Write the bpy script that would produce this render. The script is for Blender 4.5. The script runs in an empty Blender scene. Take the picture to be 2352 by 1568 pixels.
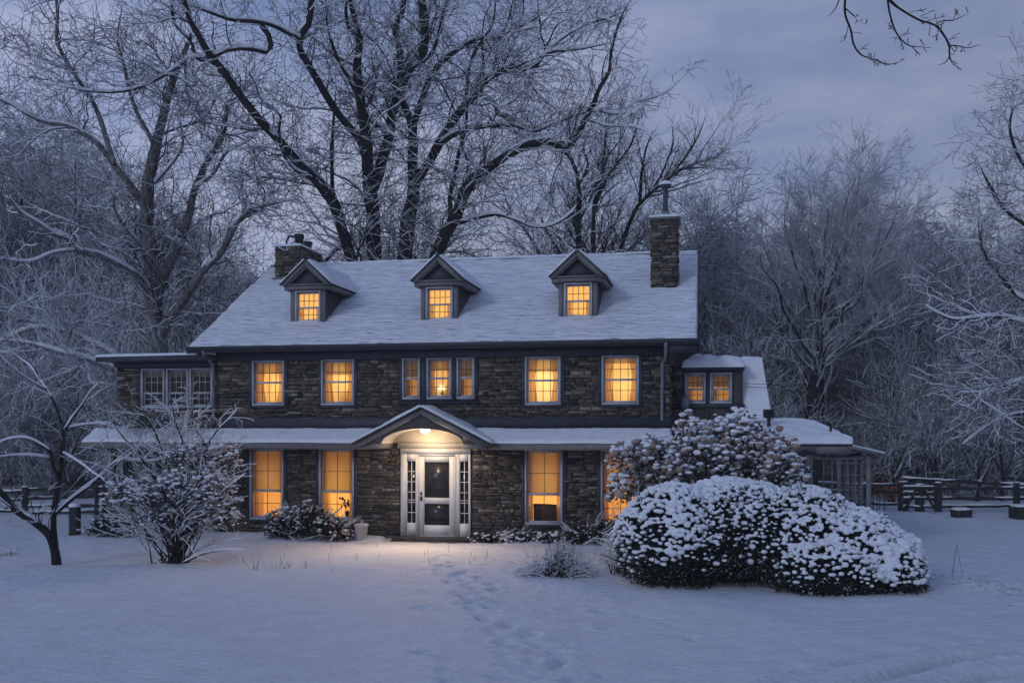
import bpy, bmesh, math, random
import numpy as np
from math import radians, sin, cos, pi
from mathutils import Vector

random.seed(7)
RS = np.random.RandomState
SC = bpy.context.scene
COL = SC.collection

# ------------------------------------------------------------------ camera model (24 m from the facade, eye 2.75 m up)
F, CX, HY, EYE = 2250.0, 1176.0, 985.0, 2.75          # lens in pixels of a 2352 px wide picture
ANG = radians(11)                                       # the house is turned 11 degrees
HO = Vector((-1.89, 24.3, 0.0))
CA, SA = cos(ANG), sin(ANG)

def ray(px, py, Y):
    """world point seen at px,py at distance Y"""
    return np.array([(px - CX) / F * Y, Y, EYE + (HY - py) / F * Y])

def h2w(u, w, z):
    return np.array([HO.x + u * CA + w * SA, HO.y - u * SA + w * CA, z])

# ------------------------------------------------------------------ tagging
def tag(o, label=None, cat=None, group=None, kind=None):
    if label: o['label'] = label
    if cat: o['category'] = cat
    if group: o['group'] = group
    if kind: o['kind'] = kind
    return o

def empty(name, loc=(0, 0, 0), rz=0.0, label=None, cat=None, group=None):
    o = bpy.data.objects.new(name, None)
    COL.objects.link(o)
    o.location = loc
    o.rotation_euler = (0, 0, rz)
    o.empty_display_size = 0.3
    return tag(o, label, cat, group)

def mesh_obj(name, verts, faces, mat, parent=None, smooth=False):
    """faces: (n,k) array or list of arrays"""
    me = bpy.data.meshes.new(name)
    verts = np.asarray(verts, dtype=np.float32).reshape(-1, 3)
    if not isinstance(faces, list): faces = [faces]
    faces = [np.asarray(f, dtype=np.int32) for f in faces if len(f)]
    nl = sum(f.size for f in faces); nf = sum(f.shape[0] for f in faces)
    me.vertices.add(len(verts)); me.vertices.foreach_set('co', verts.ravel())
    me.loops.add(nl); me.loops.foreach_set('vertex_index', np.concatenate([f.ravel() for f in faces]))
    tot = np.concatenate([np.full(f.shape[0], f.shape[1], dtype=np.int32) for f in faces])
    st = np.concatenate([[0], np.cumsum(tot)[:-1]]).astype(np.int32)
    me.polygons.add(nf)
    me.polygons.foreach_set('loop_start', st)
    me.polygons.foreach_set('loop_total', tot)
    if smooth: me.polygons.foreach_set('use_smooth', np.ones(nf, dtype=bool))
    me.update(calc_edges=True)
    if mat is not None: me.materials.append(mat)
    o = bpy.data.objects.new(name, me)
    COL.objects.link(o)
    if parent is not None: o.parent = parent
    return o

class MB:
    """collects polygons of any size"""
    def __init__(s):
        s.v = []; s.f = {}; s.n = 0
    def add(s, verts, faces):
        verts = np.asarray(verts, dtype=float).reshape(-1, 3)
        s.v.append(verts)
        if isinstance(faces, np.ndarray):
            s.f.setdefault(faces.shape[1], []).append(faces + s.n)
        else:
            for f in faces:
                s.f.setdefault(len(f), []).append(np.array([f]) + s.n)
        s.n += len(verts)
        return s
    def hexa(s, c):
        """8 corners: bottom 4 ccw, top 4"""
        return s.add(c, np.array([[3, 2, 1, 0], [4, 5, 6, 7], [0, 1, 5, 4], [1, 2, 6, 5], [2, 3, 7, 6], [3, 0, 4, 7]]))
    def box(s, a, b):
        (x0, y0, z0), (x1, y1, z1) = a, b
        x0, x1 = min(x0, x1), max(x0, x1); y0, y1 = min(y0, y1), max(y0, y1); z0, z1 = min(z0, z1), max(z0, z1)
        return s.hexa([(x0, y0, z0), (x1, y0, z0), (x1, y1, z0), (x0, y1, z0), (x0, y0, z1), (x1, y0, z1), (x1, y1, z1), (x0, y1, z1)])
    def beam(s, p, q, wx, wz):
        """bar from p to q; wx width sideways, wz height"""
        p = np.array(p, float); q = np.array(q, float); d = q - p; d /= np.linalg.norm(d)
        up = np.array([0, 0, 1.0]) if abs(d[2]) < .95 else np.array([0, 1.0, 0])
        sd = np.cross(d, up); sd /= np.linalg.norm(sd); up = np.cross(sd, d)
        c = []
        for k in (-1, 1):
            for e, g in ((p, -1), (p, 1), (q, 1), (q, -1)):
                c.append(e + sd * g * wx / 2 + up * k * wz / 2)
        return s.hexa(c)
    def prism(s, prof, a, b):
        """polygon profile (list of (x,z)), extruded along y from a to b"""
        n = len(prof)
        v = [(x, a, z) for x, z in prof] + [(x, b, z) for x, z in prof]
        f = [tuple(range(n)), tuple(range(2 * n - 1, n - 1, -1))]
        for i in range(n): f.append((i, n + i, n + (i + 1) % n, (i + 1) % n))
        return s.add(v, f)
    def lathe(s, prof, c, n=16):
        cx, cy, cz = c
        v = []
        for r, z in prof:
            for i in range(n):
                v.append((cx + r * cos(2 * pi * i / n), cy + r * sin(2 * pi * i / n), cz + z))
        f = []
        for j in range(len(prof) - 1):
            for i in range(n):
                f.append((j * n + i, j * n + (i + 1) % n, (j + 1) * n + (i + 1) % n, (j + 1) * n + i))
        s.add(v, np.array(f))
        s.add([v[i] for i in range(n)], [tuple(range(n - 1, -1, -1))])
        s.add([v[-n + i] for i in range(n)], [tuple(range(n))])
        return s
    def tube(s, pts, r, k=8):
        pts = np.array(pts, float)[None]
        r = np.full(pts.shape[1], r)[None] if np.isscalar(r) else np.array(r, float)[None]
        v, f = tubes(pts, r, k)
        return s.add(v, f)
    def build(s, name, mat, parent=None, smooth=False):
        if not s.v: return None
        return mesh_obj(name, np.concatenate(s.v), [np.concatenate(x) for x in s.f.values()], mat, parent, smooth)

def tubes(P, R, k=4, cap=False):
    """P (N,M,3) centre lines, R (N,M) radii -> verts, quads"""
    N, M, _ = P.shape
    T = np.empty_like(P)
    T[:, 1:-1] = P[:, 2:] - P[:, :-2]; T[:, 0] = P[:, 1] - P[:, 0]; T[:, -1] = P[:, -1] - P[:, -2]
    T /= np.maximum(np.linalg.norm(T, axis=2, keepdims=True), 1e-9)
    mean = P[:, -1] - P[:, 0]
    mean /= np.maximum(np.linalg.norm(mean, axis=1, keepdims=True), 1e-9)
    ref = np.where(np.abs(mean[:, 2:3]) < .75, np.array([[0, 0, 1.0]]), np.array([[0.3, 1.0, 0]]))[:, None, :]
    U = np.cross(T, np.broadcast_to(ref, T.shape)); U /= np.maximum(np.linalg.norm(U, axis=2, keepdims=True), 1e-6)
    V = np.cross(U, T)
    a = np.arange(k) * 2 * pi / k + pi / k * .5
    ring = (np.cos(a)[None, None, :, None] * U[:, :, None, :] + np.sin(a)[None, None, :, None] * V[:, :, None, :])
    verts = P[:, :, None, :] + R[:, :, None, None] * ring
    idx = np.arange(N * M * k).reshape(N, M, k)
    i0 = idx[:, :-1, :]; i1 = idx[:, 1:, :]
    q = np.stack([i0, np.roll(i0, -1, axis=2), np.roll(i1, -1, axis=2), i1], axis=-1).reshape(-1, 4)
    return verts.reshape(-1, 3), q

def wav(p, seed, sc=1.0, n=7):
    """smooth pseudo noise -1..1 on (...,d) points"""
    r = RS(seed); d = p.shape[-1]
    out = 0
    for i in range(n):
        kv = r.normal(size=d); kv *= sc * r.uniform(.5, 1.7) / max(np.linalg.norm(kv), 1e-6)
        out = out + np.sin(p @ kv + r.uniform(0, 6.28))
    return out / n * 1.5

# ------------------------------------------------------------------ materials
def mat(name, col, rough=.8, spec=.3, metal=0.0):
    m = bpy.data.materials.new(name); m.use_nodes = True
    b = m.node_tree.nodes['Principled BSDF']
    b.inputs['Base Color'].default_value = (*col, 1)
    b.inputs['Roughness'].default_value = rough
    b.inputs['Specular IOR Level'].default_value = spec
    b.inputs['Metallic'].default_value = metal
    return m

def N(m, typ, **kw):
    n = m.node_tree.nodes.new(typ)
    for k, v in kw.items():
        if k in n.inputs.keys(): n.inputs[k].default_value = v
        else: setattr(n, k, v)
    return n

def L(m, a, b): m.node_tree.links.new(a, b)

def noise_col(m, c1, c2, scale=8, detail=5, lo=.35, hi=.65, stretch=None, bump=0.0, bdist=.02, coord='Object'):
    """procedural two-tone colour with bump"""
    b = m.node_tree.nodes['Principled BSDF']
    tc = N(m, 'ShaderNodeTexCoord')
    src = tc.outputs[coord]
    if stretch:
        mp = N(m, 'ShaderNodeMapping'); mp.inputs['Scale'].default_value = stretch
        L(m, src, mp.inputs['Vector']); src = mp.outputs[0]
    nz = N(m, 'ShaderNodeTexNoise'); nz.inputs['Scale'].default_value = scale; nz.inputs['Detail'].default_value = detail
    L(m, src, nz.inputs['Vector'])
    cr = N(m, 'ShaderNodeValToRGB')
    cr.color_ramp.elements[0].position = lo; cr.color_ramp.elements[0].color = (*c1, 1)
    cr.color_ramp.elements[1].position = hi; cr.color_ramp.elements[1].color = (*c2, 1)
    L(m, nz.outputs['Fac'], cr.inputs['Fac']); L(m, cr.outputs['Color'], b.inputs['Base Color'])
    if bump:
        bp = N(m, 'ShaderNodeBump'); bp.inputs['Strength'].default_value = bump; bp.inputs['Distance'].default_value = bdist
        L(m, nz.outputs['Fac'], bp.inputs['Height']); L(m, bp.outputs['Normal'], b.inputs['Normal'])
    return cr

def snow_dust(m, col_socket, lo, hi, seed=0, snow=(.78, .79, .82), scale=9, amt=.35):
    """snow lying on faces that look upward: a real layer on the top side of twigs and ledges"""
    b = m.node_tree.nodes['Principled BSDF']
    g = N(m, 'ShaderNodeNewGeometry')
    sx = N(m, 'ShaderNodeSeparateXYZ'); L(m, g.outputs['True Normal'], sx.inputs[0])
    tc = N(m, 'ShaderNodeTexCoord')
    nz = N(m, 'ShaderNodeTexNoise'); nz.inputs['Scale'].default_value = scale; nz.inputs['Detail'].default_value = 3
    L(m, tc.outputs['Object'], nz.inputs['Vector'])
    ma = N(m, 'ShaderNodeMath', operation='MULTIPLY_ADD'); L(m, nz.outputs['Fac'], ma.inputs[0])
    ma.inputs[1].default_value = amt * 2; ma.inputs[2].default_value = -amt
    ad = N(m, 'ShaderNodeMath', operation='ADD'); L(m, sx.outputs['Z'], ad.inputs[0]); L(m, ma.outputs[0], ad.inputs[1])
    mr = N(m, 'ShaderNodeMapRange'); mr.inputs['From Min'].default_value = lo; mr.inputs['From Max'].default_value = hi
    L(m, ad.outputs[0], mr.inputs['Value'])
    mx = N(m, 'ShaderNodeMix', data_type='RGBA')
    L(m, mr.outputs[0], mx.inputs['Factor'])
    if col_socket is not None: L(m, col_socket, mx.inputs['A'])
    else: mx.inputs['A'].default_value = b.inputs['Base Color'].default_value
    mx.inputs['B'].default_value = (*snow, 1)
    L(m, mx.outputs['Result'], b.inputs['Base Color'])

M = {}
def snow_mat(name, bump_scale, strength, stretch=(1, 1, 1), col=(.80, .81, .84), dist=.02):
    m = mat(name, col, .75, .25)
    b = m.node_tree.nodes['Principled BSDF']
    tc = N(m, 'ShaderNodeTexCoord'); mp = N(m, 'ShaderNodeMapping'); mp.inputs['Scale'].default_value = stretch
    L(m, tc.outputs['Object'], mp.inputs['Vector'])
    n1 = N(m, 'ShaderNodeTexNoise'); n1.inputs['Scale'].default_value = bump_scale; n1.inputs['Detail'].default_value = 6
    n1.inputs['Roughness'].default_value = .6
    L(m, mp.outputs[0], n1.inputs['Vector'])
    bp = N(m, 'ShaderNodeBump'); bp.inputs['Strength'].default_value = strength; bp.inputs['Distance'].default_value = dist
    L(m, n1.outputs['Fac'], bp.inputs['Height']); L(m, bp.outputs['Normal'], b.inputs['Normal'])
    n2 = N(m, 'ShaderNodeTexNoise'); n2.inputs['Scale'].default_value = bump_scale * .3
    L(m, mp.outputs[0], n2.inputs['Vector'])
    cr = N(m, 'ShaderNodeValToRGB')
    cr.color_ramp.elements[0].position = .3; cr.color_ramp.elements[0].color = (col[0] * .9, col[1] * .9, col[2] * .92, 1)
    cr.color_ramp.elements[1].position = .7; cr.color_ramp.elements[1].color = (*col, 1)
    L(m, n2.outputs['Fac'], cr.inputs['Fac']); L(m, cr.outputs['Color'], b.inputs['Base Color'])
    return m

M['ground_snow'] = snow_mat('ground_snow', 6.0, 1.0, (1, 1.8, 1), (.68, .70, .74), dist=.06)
M['roof_snow'] = snow_mat('roof_snow', 5.0, .8, (.5, 2.8, 1), dist=.05)
def roof_courses(m):
    """thin snow over shingles: course edges ripple the surface and poke through in short streaks"""
    b = m.node_tree.nodes['Principled BSDF']
    bump0 = b.inputs['Normal'].links[0].from_node; col0 = b.inputs['Base Color'].links[0].from_socket
    tc = N(m, 'ShaderNodeTexCoord'); wv = N(m, 'ShaderNodeTexWave'); wv.bands_direction = 'Y'; wv.wave_profile = 'SAW'
    wv.inputs['Scale'].default_value = 2.1; wv.inputs['Distortion'].default_value = 4.5; wv.inputs['Detail'].default_value = 3; wv.inputs['Detail Scale'].default_value = .9
    L(m, tc.outputs['Object'], wv.inputs['Vector'])
    mp = N(m, 'ShaderNodeMapping'); mp.inputs['Scale'].default_value = (1.1, 5, 5); L(m, tc.outputs['Object'], mp.inputs['Vector'])
    nz = N(m, 'ShaderNodeTexNoise'); nz.inputs['Scale'].default_value = 2.2; nz.inputs['Detail'].default_value = 5; L(m, mp.outputs[0], nz.inputs['Vector'])
    mk = N(m, 'ShaderNodeMapRange'); mk.inputs['From Min'].default_value = .48; mk.inputs['From Max'].default_value = .66; L(m, nz.outputs['Fac'], mk.inputs['Value'])
    ml = N(m, 'ShaderNodeMath', operation='MULTIPLY'); L(m, wv.outputs['Fac'], ml.inputs[0]); L(m, mk.outputs[0], ml.inputs[1])
    bp = N(m, 'ShaderNodeBump'); bp.inputs['Strength'].default_value = 1.0; bp.inputs['Distance'].default_value = .06
    L(m, ml.outputs[0], bp.inputs['Height']); L(m, bump0.outputs[0], bp.inputs['Normal']); L(m, bp.outputs[0], b.inputs['Normal'])
    st = N(m, 'ShaderNodeMapRange'); st.inputs['From Min'].default_value = .55; st.inputs['From Max'].default_value = .95; st.inputs['To Max'].default_value = .7; L(m, ml.outputs[0], st.inputs['Value'])
    mx = N(m, 'ShaderNodeMix', data_type='RGBA'); L(m, st.outputs[0], mx.inputs['Factor']); L(m, col0, mx.inputs['A']); mx.inputs['B'].default_value = (.16, .16, .18, 1)
    L(m, mx.outputs['Result'], b.inputs['Base Color'])
roof_courses(M['roof_snow'])
M['snow'] = snow_mat('snow', 14.0, .4)
def track_shade(m):
    """wheel ruts and boot prints: pressed snow, the shade in the hollows painted as a darker colour"""
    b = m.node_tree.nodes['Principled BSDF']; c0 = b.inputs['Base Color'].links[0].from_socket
    at = N(m, 'ShaderNodeAttribute'); at.attribute_name = 'track_shade'
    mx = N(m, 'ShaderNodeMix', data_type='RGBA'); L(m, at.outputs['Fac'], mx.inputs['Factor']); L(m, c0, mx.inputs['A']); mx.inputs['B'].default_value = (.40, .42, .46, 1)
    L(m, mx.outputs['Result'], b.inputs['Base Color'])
track_shade(M['ground_snow'])

def stone_mat(name, bright=1.0):
    m = mat(name, (.1, .09, .08), .9, .2)
    b = m.node_tree.nodes['Principled BSDF']
    g = N(m, 'ShaderNodeNewGeometry')
    cr = N(m, 'ShaderNodeValToRGB'); e = cr.color_ramp.elements
    cols = [(0, (.028, .027, .027)), (.25, (.080, .067, .056)), (.45, (.150, .118, .088)), (.62, (.06, .06, .064)), (.84, (.125, .096, .072)), (1, (.25, .225, .195))]
    e[0].position = 0; e[0].color = (*[c * bright for c in cols[0][1]], 1)
    e[1].position = 1; e[1].color = (*[c * bright for c in cols[-1][1]], 1)
    for p, c in cols[1:-1]:
        x = e.new(p); x.color = (*[v * bright for v in c], 1)
    L(m, g.outputs['Random Per Island'], cr.inputs['Fac'])
    tc = N(m, 'ShaderNodeTexCoord')
    nz = N(m, 'ShaderNodeTexNoise'); nz.inputs['Scale'].default_value = 14; nz.inputs['Detail'].default_value = 8
    L(m, tc.outputs['Object'], nz.inputs['Vector'])
    mr = N(m, 'ShaderNodeMapRange'); mr.inputs['To Min'].default_value = .2; mr.inputs['To Max'].default_value = 1.75
    L(m, nz.outputs['Fac'], mr.inputs['Value'])
    mx = N(m, 'ShaderNodeVectorMath', operation='SCALE'); L(m, cr.outputs['Color'], mx.inputs[0]); L(m, mr.outputs[0], mx.inputs['Scale'])
    L(m, mx.outputs[0], b.inputs['Base Color'])
    bp = N(m, 'ShaderNodeBump'); bp.inputs['Strength'].default_value = .8; bp.inputs['Distance'].default_value = .03
    L(m, nz.outputs['Fac'], bp.inputs['Height']); L(m, bp.outputs['Normal'], b.inputs['Normal'])
    return m
M['stone'] = stone_mat('ledge_stone', 1.15)
M['mortar'] = mat('mortar', (.05, .046, .042), .95, .1)
noise_col(M['mortar'], (.010, .010, .011), (.20, .18, .16), 9, 7, .48, .72)
def paint(name, c, var=.75, rough=.55, sc=6, bump=.15):
    m = mat(name, c, rough, .3)
    noise_col(m, tuple(x * var for x in c), c, sc, 6, .3, .7, None, bump, .004)
    return m
M['dark_trim'] = paint('dark_trim', (.055, .062, .080), .7)
M['grey_trim'] = paint('grey_trim', (.21, .20, .205), .7)
M['frame'] = paint('window_paint', (.50, .51, .56), .8, .55, 9)
M['white'] = paint('white_paint', (.82, .80, .78), .92)
M['cream'] = paint('cream_plaster', (.66, .60, .50), .9)
M['shingle'] = mat('shingle', (.05, .05, .055)); noise_col(M['shingle'], (.03, .03, .035), (.09, .085, .085), 30, 4)
M['siding'] = mat('siding', (.07, .07, .075)); noise_col(M['siding'], (.035, .036, .042), (.10, .095, .095), 10, 6, .3, .7, (1, 1, 4), .4, .01)
M['metal'] = paint('galvanised', (.22, .25, .30), .6, .45)
M['muntin'] = mat('muntin', (.09, .08, .07), .6)
M['panel'] = mat('valance', (.30, .17, .07), .9)
M['iron'] = mat('iron', (.02, .02, .022), .6)
M['clay'] = paint('pot_clay', (.30, .27, .24), .8)
M['planter'] = paint('planter', (.55, .52, .47), .85)
M['wood'] = mat('weathered_wood', (.06, .055, .055)); c = noise_col(M['wood'], (.012, .012, .014), (.05, .046, .046), 9, 6, .3, .7, (1, 1, .2), .5, .01); snow_dust(M['wood'], c.outputs['Color'], .8, 1.0)
M['bark'] = mat('bark', (.03, .026, .024), .95, .1); c = noise_col(M['bark'], (.010, .009, .010), (.045, .038, .036), 7, 7, .3, .7, (3, 3, .6), .8, .03); snow_dust(M['bark'], c.outputs['Color'], .75, .95, amt=.3)
M['pale_bark'] = mat('pale_bark', (.12, .11, .10), .95, .1); c = noise_col(M['pale_bark'], (.08, .072, .07), (.27, .25, .245), 5, 7, .3, .7, (2, 2, .6), .6, .03); snow_dust(M['pale_bark'], c.outputs['Color'], .7, .95, amt=.3)
M['twig'] = mat('twig', (.018, .015, .016), .95, .1); snow_dust(M['twig'], None, .32, .75, amt=.30, scale=3)
M['frosted_twig'] = mat('frosted_twig', (.032, .028, .03), .95, .1); snow_dust(M['frosted_twig'], None, -.75, .05, amt=.40, scale=1.2)
M['half_frosted_twig'] = mat('half_frosted_twig', (.022, .019, .02), .95, .1); snow_dust(M['half_frosted_twig'], None, -.25, .35, amt=.35, scale=2)
M['leaf'] = mat('dark_leaf', (.015, .022, .014), .6, .4); snow_dust(M['leaf'], None, .75, 1.0, amt=.5, scale=5)
M['needle'] = mat('needles', (.016, .026, .022), .8, .2); snow_dust(M['needle'], None, -.5, .25, amt=.6, scale=1.6)
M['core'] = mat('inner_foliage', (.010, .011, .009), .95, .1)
M['head'] = mat('dried_flower', (.22, .15, .12), .9, .1); c = noise_col(M['head'], (.19, .13, .11), (.55, .41, .36), 60, 3, .35, .65, None, .8, .02)
M['orange_leaf'] = mat('orange_leaf', (.45, .13, .02), .7)
M['straw'] = mat('dry_grass', (.09, .07, .05), .9)

def emis(name, col, st, noise=None):
    m = bpy.data.materials.new(name); m.use_nodes = True; nt = m.node_tree; nt.nodes.clear()
    o = N(m, 'ShaderNodeOutputMaterial'); e = N(m, 'ShaderNodeEmission')
    e.inputs['Color'].default_value = (*col, 1); e.inputs['Strength'].default_value = st
    L(m, e.outputs[0], o.inputs[0])
    return m
M['lit_wall'] = emis('lit_room_wall', (1.0, .55, .16), 1.6)
M['lit_wall_b'] = emis('lit_room_wall_gold', (1.0, .52, .14), 1.5)
M['lit_wall_c'] = emis('lit_room_wall_pale', (1.0, .62, .24), 2.0)
M['lit_wall_warm2'] = emis('lit_room_wall_amber', (1.0, .38, .07), .95)
M['lit_wall_warm'] = emis('lit_room_wall_warm', (1.0, .44, .09), 1.25)
M['lit_wall_dim'] = emis('lit_room_wall_dim', (1.0, .42, .09), .42)
M['bulb'] = emis('bulb', (1.0, .86, .62), 12.0)
M['room_side'] = mat('room_side', (.6, .42, .25), .9)
def cloth(name, col, tr, transp=0.0):
    m = bpy.data.materials.new(name); m.use_nodes = True; nt = m.node_tree; nt.nodes.clear()
    o = N(m, 'ShaderNodeOutputMaterial'); d = N(m, 'ShaderNodeBsdfDiffuse'); t = N(m, 'ShaderNodeBsdfTranslucent')
    d.inputs['Color'].default_value = (*col, 1); t.inputs['Color'].default_value = (*col, 1)
    x = N(m, 'ShaderNodeMixShader'); x.inputs[0].default_value = tr
    L(m, d.outputs[0], x.inputs[1]); L(m, t.outputs[0], x.inputs[2])
    if transp:
        tp = N(m, 'ShaderNodeBsdfTransparent'); y = N(m, 'ShaderNodeMixShader'); y.inputs[0].default_value = transp
        L(m, x.outputs[0], y.inputs[1]); L(m, tp.outputs[0], y.inputs[2]); x = y
    L(m, x.outputs[0], o.inputs[0])
    return m
M['curtain'] = cloth('curtain', (.78, .60, .36), .8, .06)
M['sheer'] = cloth('sheer', (.90, .80, .55), .85, .25)
M['shade'] = cloth('roller_shade', (.80, .74, .54), .8, .18)
def glass(name, tint, fres=1.45):
    m = bpy.data.materials.new(name); m.use_nodes = True; nt = m.node_tree; nt.nodes.clear()
    o = N(m, 'ShaderNodeOutputMaterial'); t = N(m, 'ShaderNodeBsdfTransparent'); t.inputs['Color'].default_value = (*tint, 1)
    g = N(m, 'ShaderNodeBsdfGlossy'); g.inputs['Roughness'].default_value = .03
    fr = N(m, 'ShaderNodeFresnel'); fr.inputs['IOR'].default_value = fres
    x = N(m, 'ShaderNodeMixShader'); L(m, fr.outputs[0], x.inputs[0]); L(m, t.outputs[0], x.inputs[1]); L(m, g.outputs[0], x.inputs[2])
    L(m, x.outputs[0], o.inputs[0])
    return m
M['glass'] = glass('window_glass', (.96, .96, .96))
M['dark_glass'] = mat('dark_glass', (.006, .007, .010), .08, .5)
M['dim_wall'] = mat('dim_interior', (.02, .02, .022), .9)
M['screen'] = mat('screen_glass', (.022, .022, .028), .25, .4)
PORCH_W, SKY_K, EXPO, HAZE, SUN_E, SPOT_W = 36.0, .88, 0.0, .0014, .54, 420.0
# ================================================================== THE HOUSE (local x along the front, y into the house)
house = empty('stone_house', HO, -ANG, 'long two-storey dark stone farmhouse under snow with three lit dormers and glowing windows', 'house')

def rect_wall(mb, u0, u1, z0, z1, holes, y, thick):
    """wall slab with rectangular holes, cut into boxes"""
    us = sorted({u0, u1, *[h[0] for h in holes], *[h[2] for h in holes]})
    zs = sorted({z0, z1, *[h[1] for h in holes], *[h[3] for h in holes]})
    us = [u for u in us if u0 <= u <= u1]; zs = [z for z in zs if z0 <= z <= z1]
    for i in range(len(us) - 1):
        j = 0
        while j < len(zs) - 1:
            cu = (us[i] + us[i + 1]) / 2
            def solid(j): 
                cz = (zs[j] + zs[j + 1]) / 2
                return not any(h[0] < cu < h[2] and h[1] < cz < h[3] for h in holes)
            if not solid(j): j += 1; continue
            k = j
            while k + 1 < len(zs) - 1 and solid(k + 1): k += 1
            mb.box((us[i], y, zs[j]), (us[i + 1], y + thick, zs[k + 1]))
            j = k + 1

def stones(mb, origin, ax, nrm, width, z0, z1, holes, seed, hmin=.028, hmax=.070, lmin=.09, lmax=.42):
    """ledge stone veneer: every stone its own rough block. ax: unit along wall, nrm: outward"""
    r = random.Random(seed)
    o = np.array(origin, float); ax = np.array(ax, float); nrm = np.array(nrm, float); up = np.array([0, 0, 1.0])
    z = z0
    while z < z1 - .01:
        h = r.uniform(hmin, hmax) if r.random() > .16 else r.uniform(hmax, hmax * 1.8)
        h = min(h, z1 - z)
        zt = z + h
        iv = [(0, width)]
        for (a, b, c, d) in holes:
            if b < zt - .005 and d > z + .005:
                nv = []
                for s, e in iv:
                    if c <= s or a >= e: nv.append((s, e)); continue
                    if a > s: nv.append((s, a))
                    if c < e: nv.append((c, e))
                iv = nv
        for s, e in iv:
            x = s
            while x < e - .01:
                l = r.uniform(lmin, lmax) * (1.0 if h > .05 else 1.25)
                if e - (x + l) < .08: l = e - x
                g = .011
                p = r.uniform(.002, .040) if r.random() > .1 else r.uniform(.04, .06)
                x0, x1 = x + r.uniform(0, g), x + l - r.uniform(0, g)
                za, zb = z + r.uniform(.0, g), zt - r.uniform(.0, g)
                j = lambda q: r.uniform(-q, q)
                c = []
                for (dz, dn) in ((za, -.01), (zb, -.01)):
                    jj = .007
                    c += [o + ax * x0 + up * dz + nrm * dn, o + ax * x1 + up * dz + nrm * dn,
                          o + ax * (x1 - abs(j(jj))) + up * (dz + j(.006)) + nrm * (p + j(.006)), o + ax * (x0 + abs(j(jj))) + up * (dz + j(.006)) + nrm * (p + j(.006))]
                # order: bottom ccw then top (flip if ax x nrm points down)
                cc = [c[3], c[2], c[1], c[0], c[7], c[6], c[5], c[4]]
                mb.hexa(cc)
                x += l
        z = zt

def snow_patch(mb, a, b, c, d, thick, seed, nu=60, nv=24, hole=None, amp=.25, droop=.02, ns=5.0):
    """pillow of snow on the quad a(b..)d; a-b is the eave, d-c the top"""
    a, b, c, d = [np.array(p, float) for p in (a, b, c, d)]
    s = np.linspace(0, 1, nu + 1); t = np.linspace(0, 1, nv + 1)
    S, T = np.meshgrid(s, t, indexing='ij')
    P = (a * (1 - S)[..., None] + b * S[..., None]) * (1 - T)[..., None] + (d * (1 - S)[..., None] + c * S[..., None]) * T[..., None]
    n = np.cross(b - a, d - a); n /= np.linalg.norm(n)
    Lu = np.linalg.norm(b - a); Lv = np.linalg.norm(d - a)
    eu = np.minimum(S, 1 - S) * Lu; ev = np.minimum(T, 1 - T) * Lv
    e = np.clip(np.minimum(eu, ev) / max(thick * 1.0, .02), 0, 1)
    h = thick * np.sqrt(1 - (1 - e) ** 2)
    uv = np.stack([S * Lu, T * Lv * 1.6], -1)
    h = h * (1 + amp * wav(uv, seed, ns) * .6 + amp * wav(uv, seed + 1, ns * 3.1) * .35)
    P[:, :, :] += (np.array([0, 0, 1.0]) * .5 + n * .5) * h[..., None]
    edge = (wav(np.stack([S * Lu, T * 0], -1), seed + 2, 4.0) * droop)[..., None] * (1 - T)[..., None] * (T < .02)[..., None]
    P += edge * (a - d) / Lv
    top = P.reshape(-1, 3)
    bot = (P - n * (h[..., None] + .015)).reshape(-1, 3) if False else None
    idx = np.arange((nu + 1) * (nv + 1)).reshape(nu + 1, nv + 1)
    q = np.stack([idx[:-1, :-1], idx[1:, :-1], idx[1:, 1:], idx[:-1, 1:]], -1).reshape(-1, 4)
    if hole is not None:
        ctr = top[q].mean(1)
        q = q[~hole(ctr)]
    mb.add(top, q)
    return mb

# ---- openings (u0,z0,u1,z1)
UP = [(-4.86, 3.40, -4.02, 4.48), (-2.98, 3.40, -2.14, 4.48), (2.27, 3.38, 3.11, 4.48), (4.14, 3.38, 4.99, 4.48)]
TRI = [(-.84, 3.54, -.42, 4.48), (-.21, 3.54, .39, 4.48), (.56, 3.54, .97, 4.48)]
LO = [(-4.93, .48, -4.04, 2.22), (-3.04, .48, -2.15, 2.22), (2.27, .48, 3.16, 2.22), (4.12, .48, 5.01, 2.22)]
SUN = [(-8.00, 3.35, -7.37, 4.30), (-7.28, 3.35, -6.69, 4.30), (-6.62, 3.35, -6.01, 4.30)]
DOOR = (-.90, 0.0, .89, 2.27)
UL, UR, RD = -5.86, 5.73, 9.0         # corners of the main block, depth
mb = MB()
rect_wall(mb, UL, UR, -.2, 4.75, UP + TRI + LO + [DOOR], .02, .28)
mb.box((UL, .302, -.2), (UL + .28, RD, 4.75)); mb.box((UR - .28, .302, -.2), (UR, RD, 4.75)); mb.box((UL + .282, RD - .28, -.2), (UR - .282, RD, 4.75))
# gable ends up to the roof
for u in (UL, UR - .28):
    mb.prism([(0, 0)], 0, 0) if False else None
    v = [(u, .02, 4.752), (u, RD - .02, 4.752), (u, 4.5, 7.30)]
    v2 = [(x + .28, y, z) for x, y, z in v]
    mb.add(v + v2, [(0, 2, 1), (3, 4, 5), (0, 1, 4, 3), (1, 2, 5, 4), (2, 0, 3, 5)])
wall = mb.build('wall', M['mortar'], house)
mb = MB()
allh = UP + TRI + LO + [DOOR]
hh = [(a - UL - .035, b - .04, c - UL + .035, d + .03) for a, b, c, d in allh]
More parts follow.
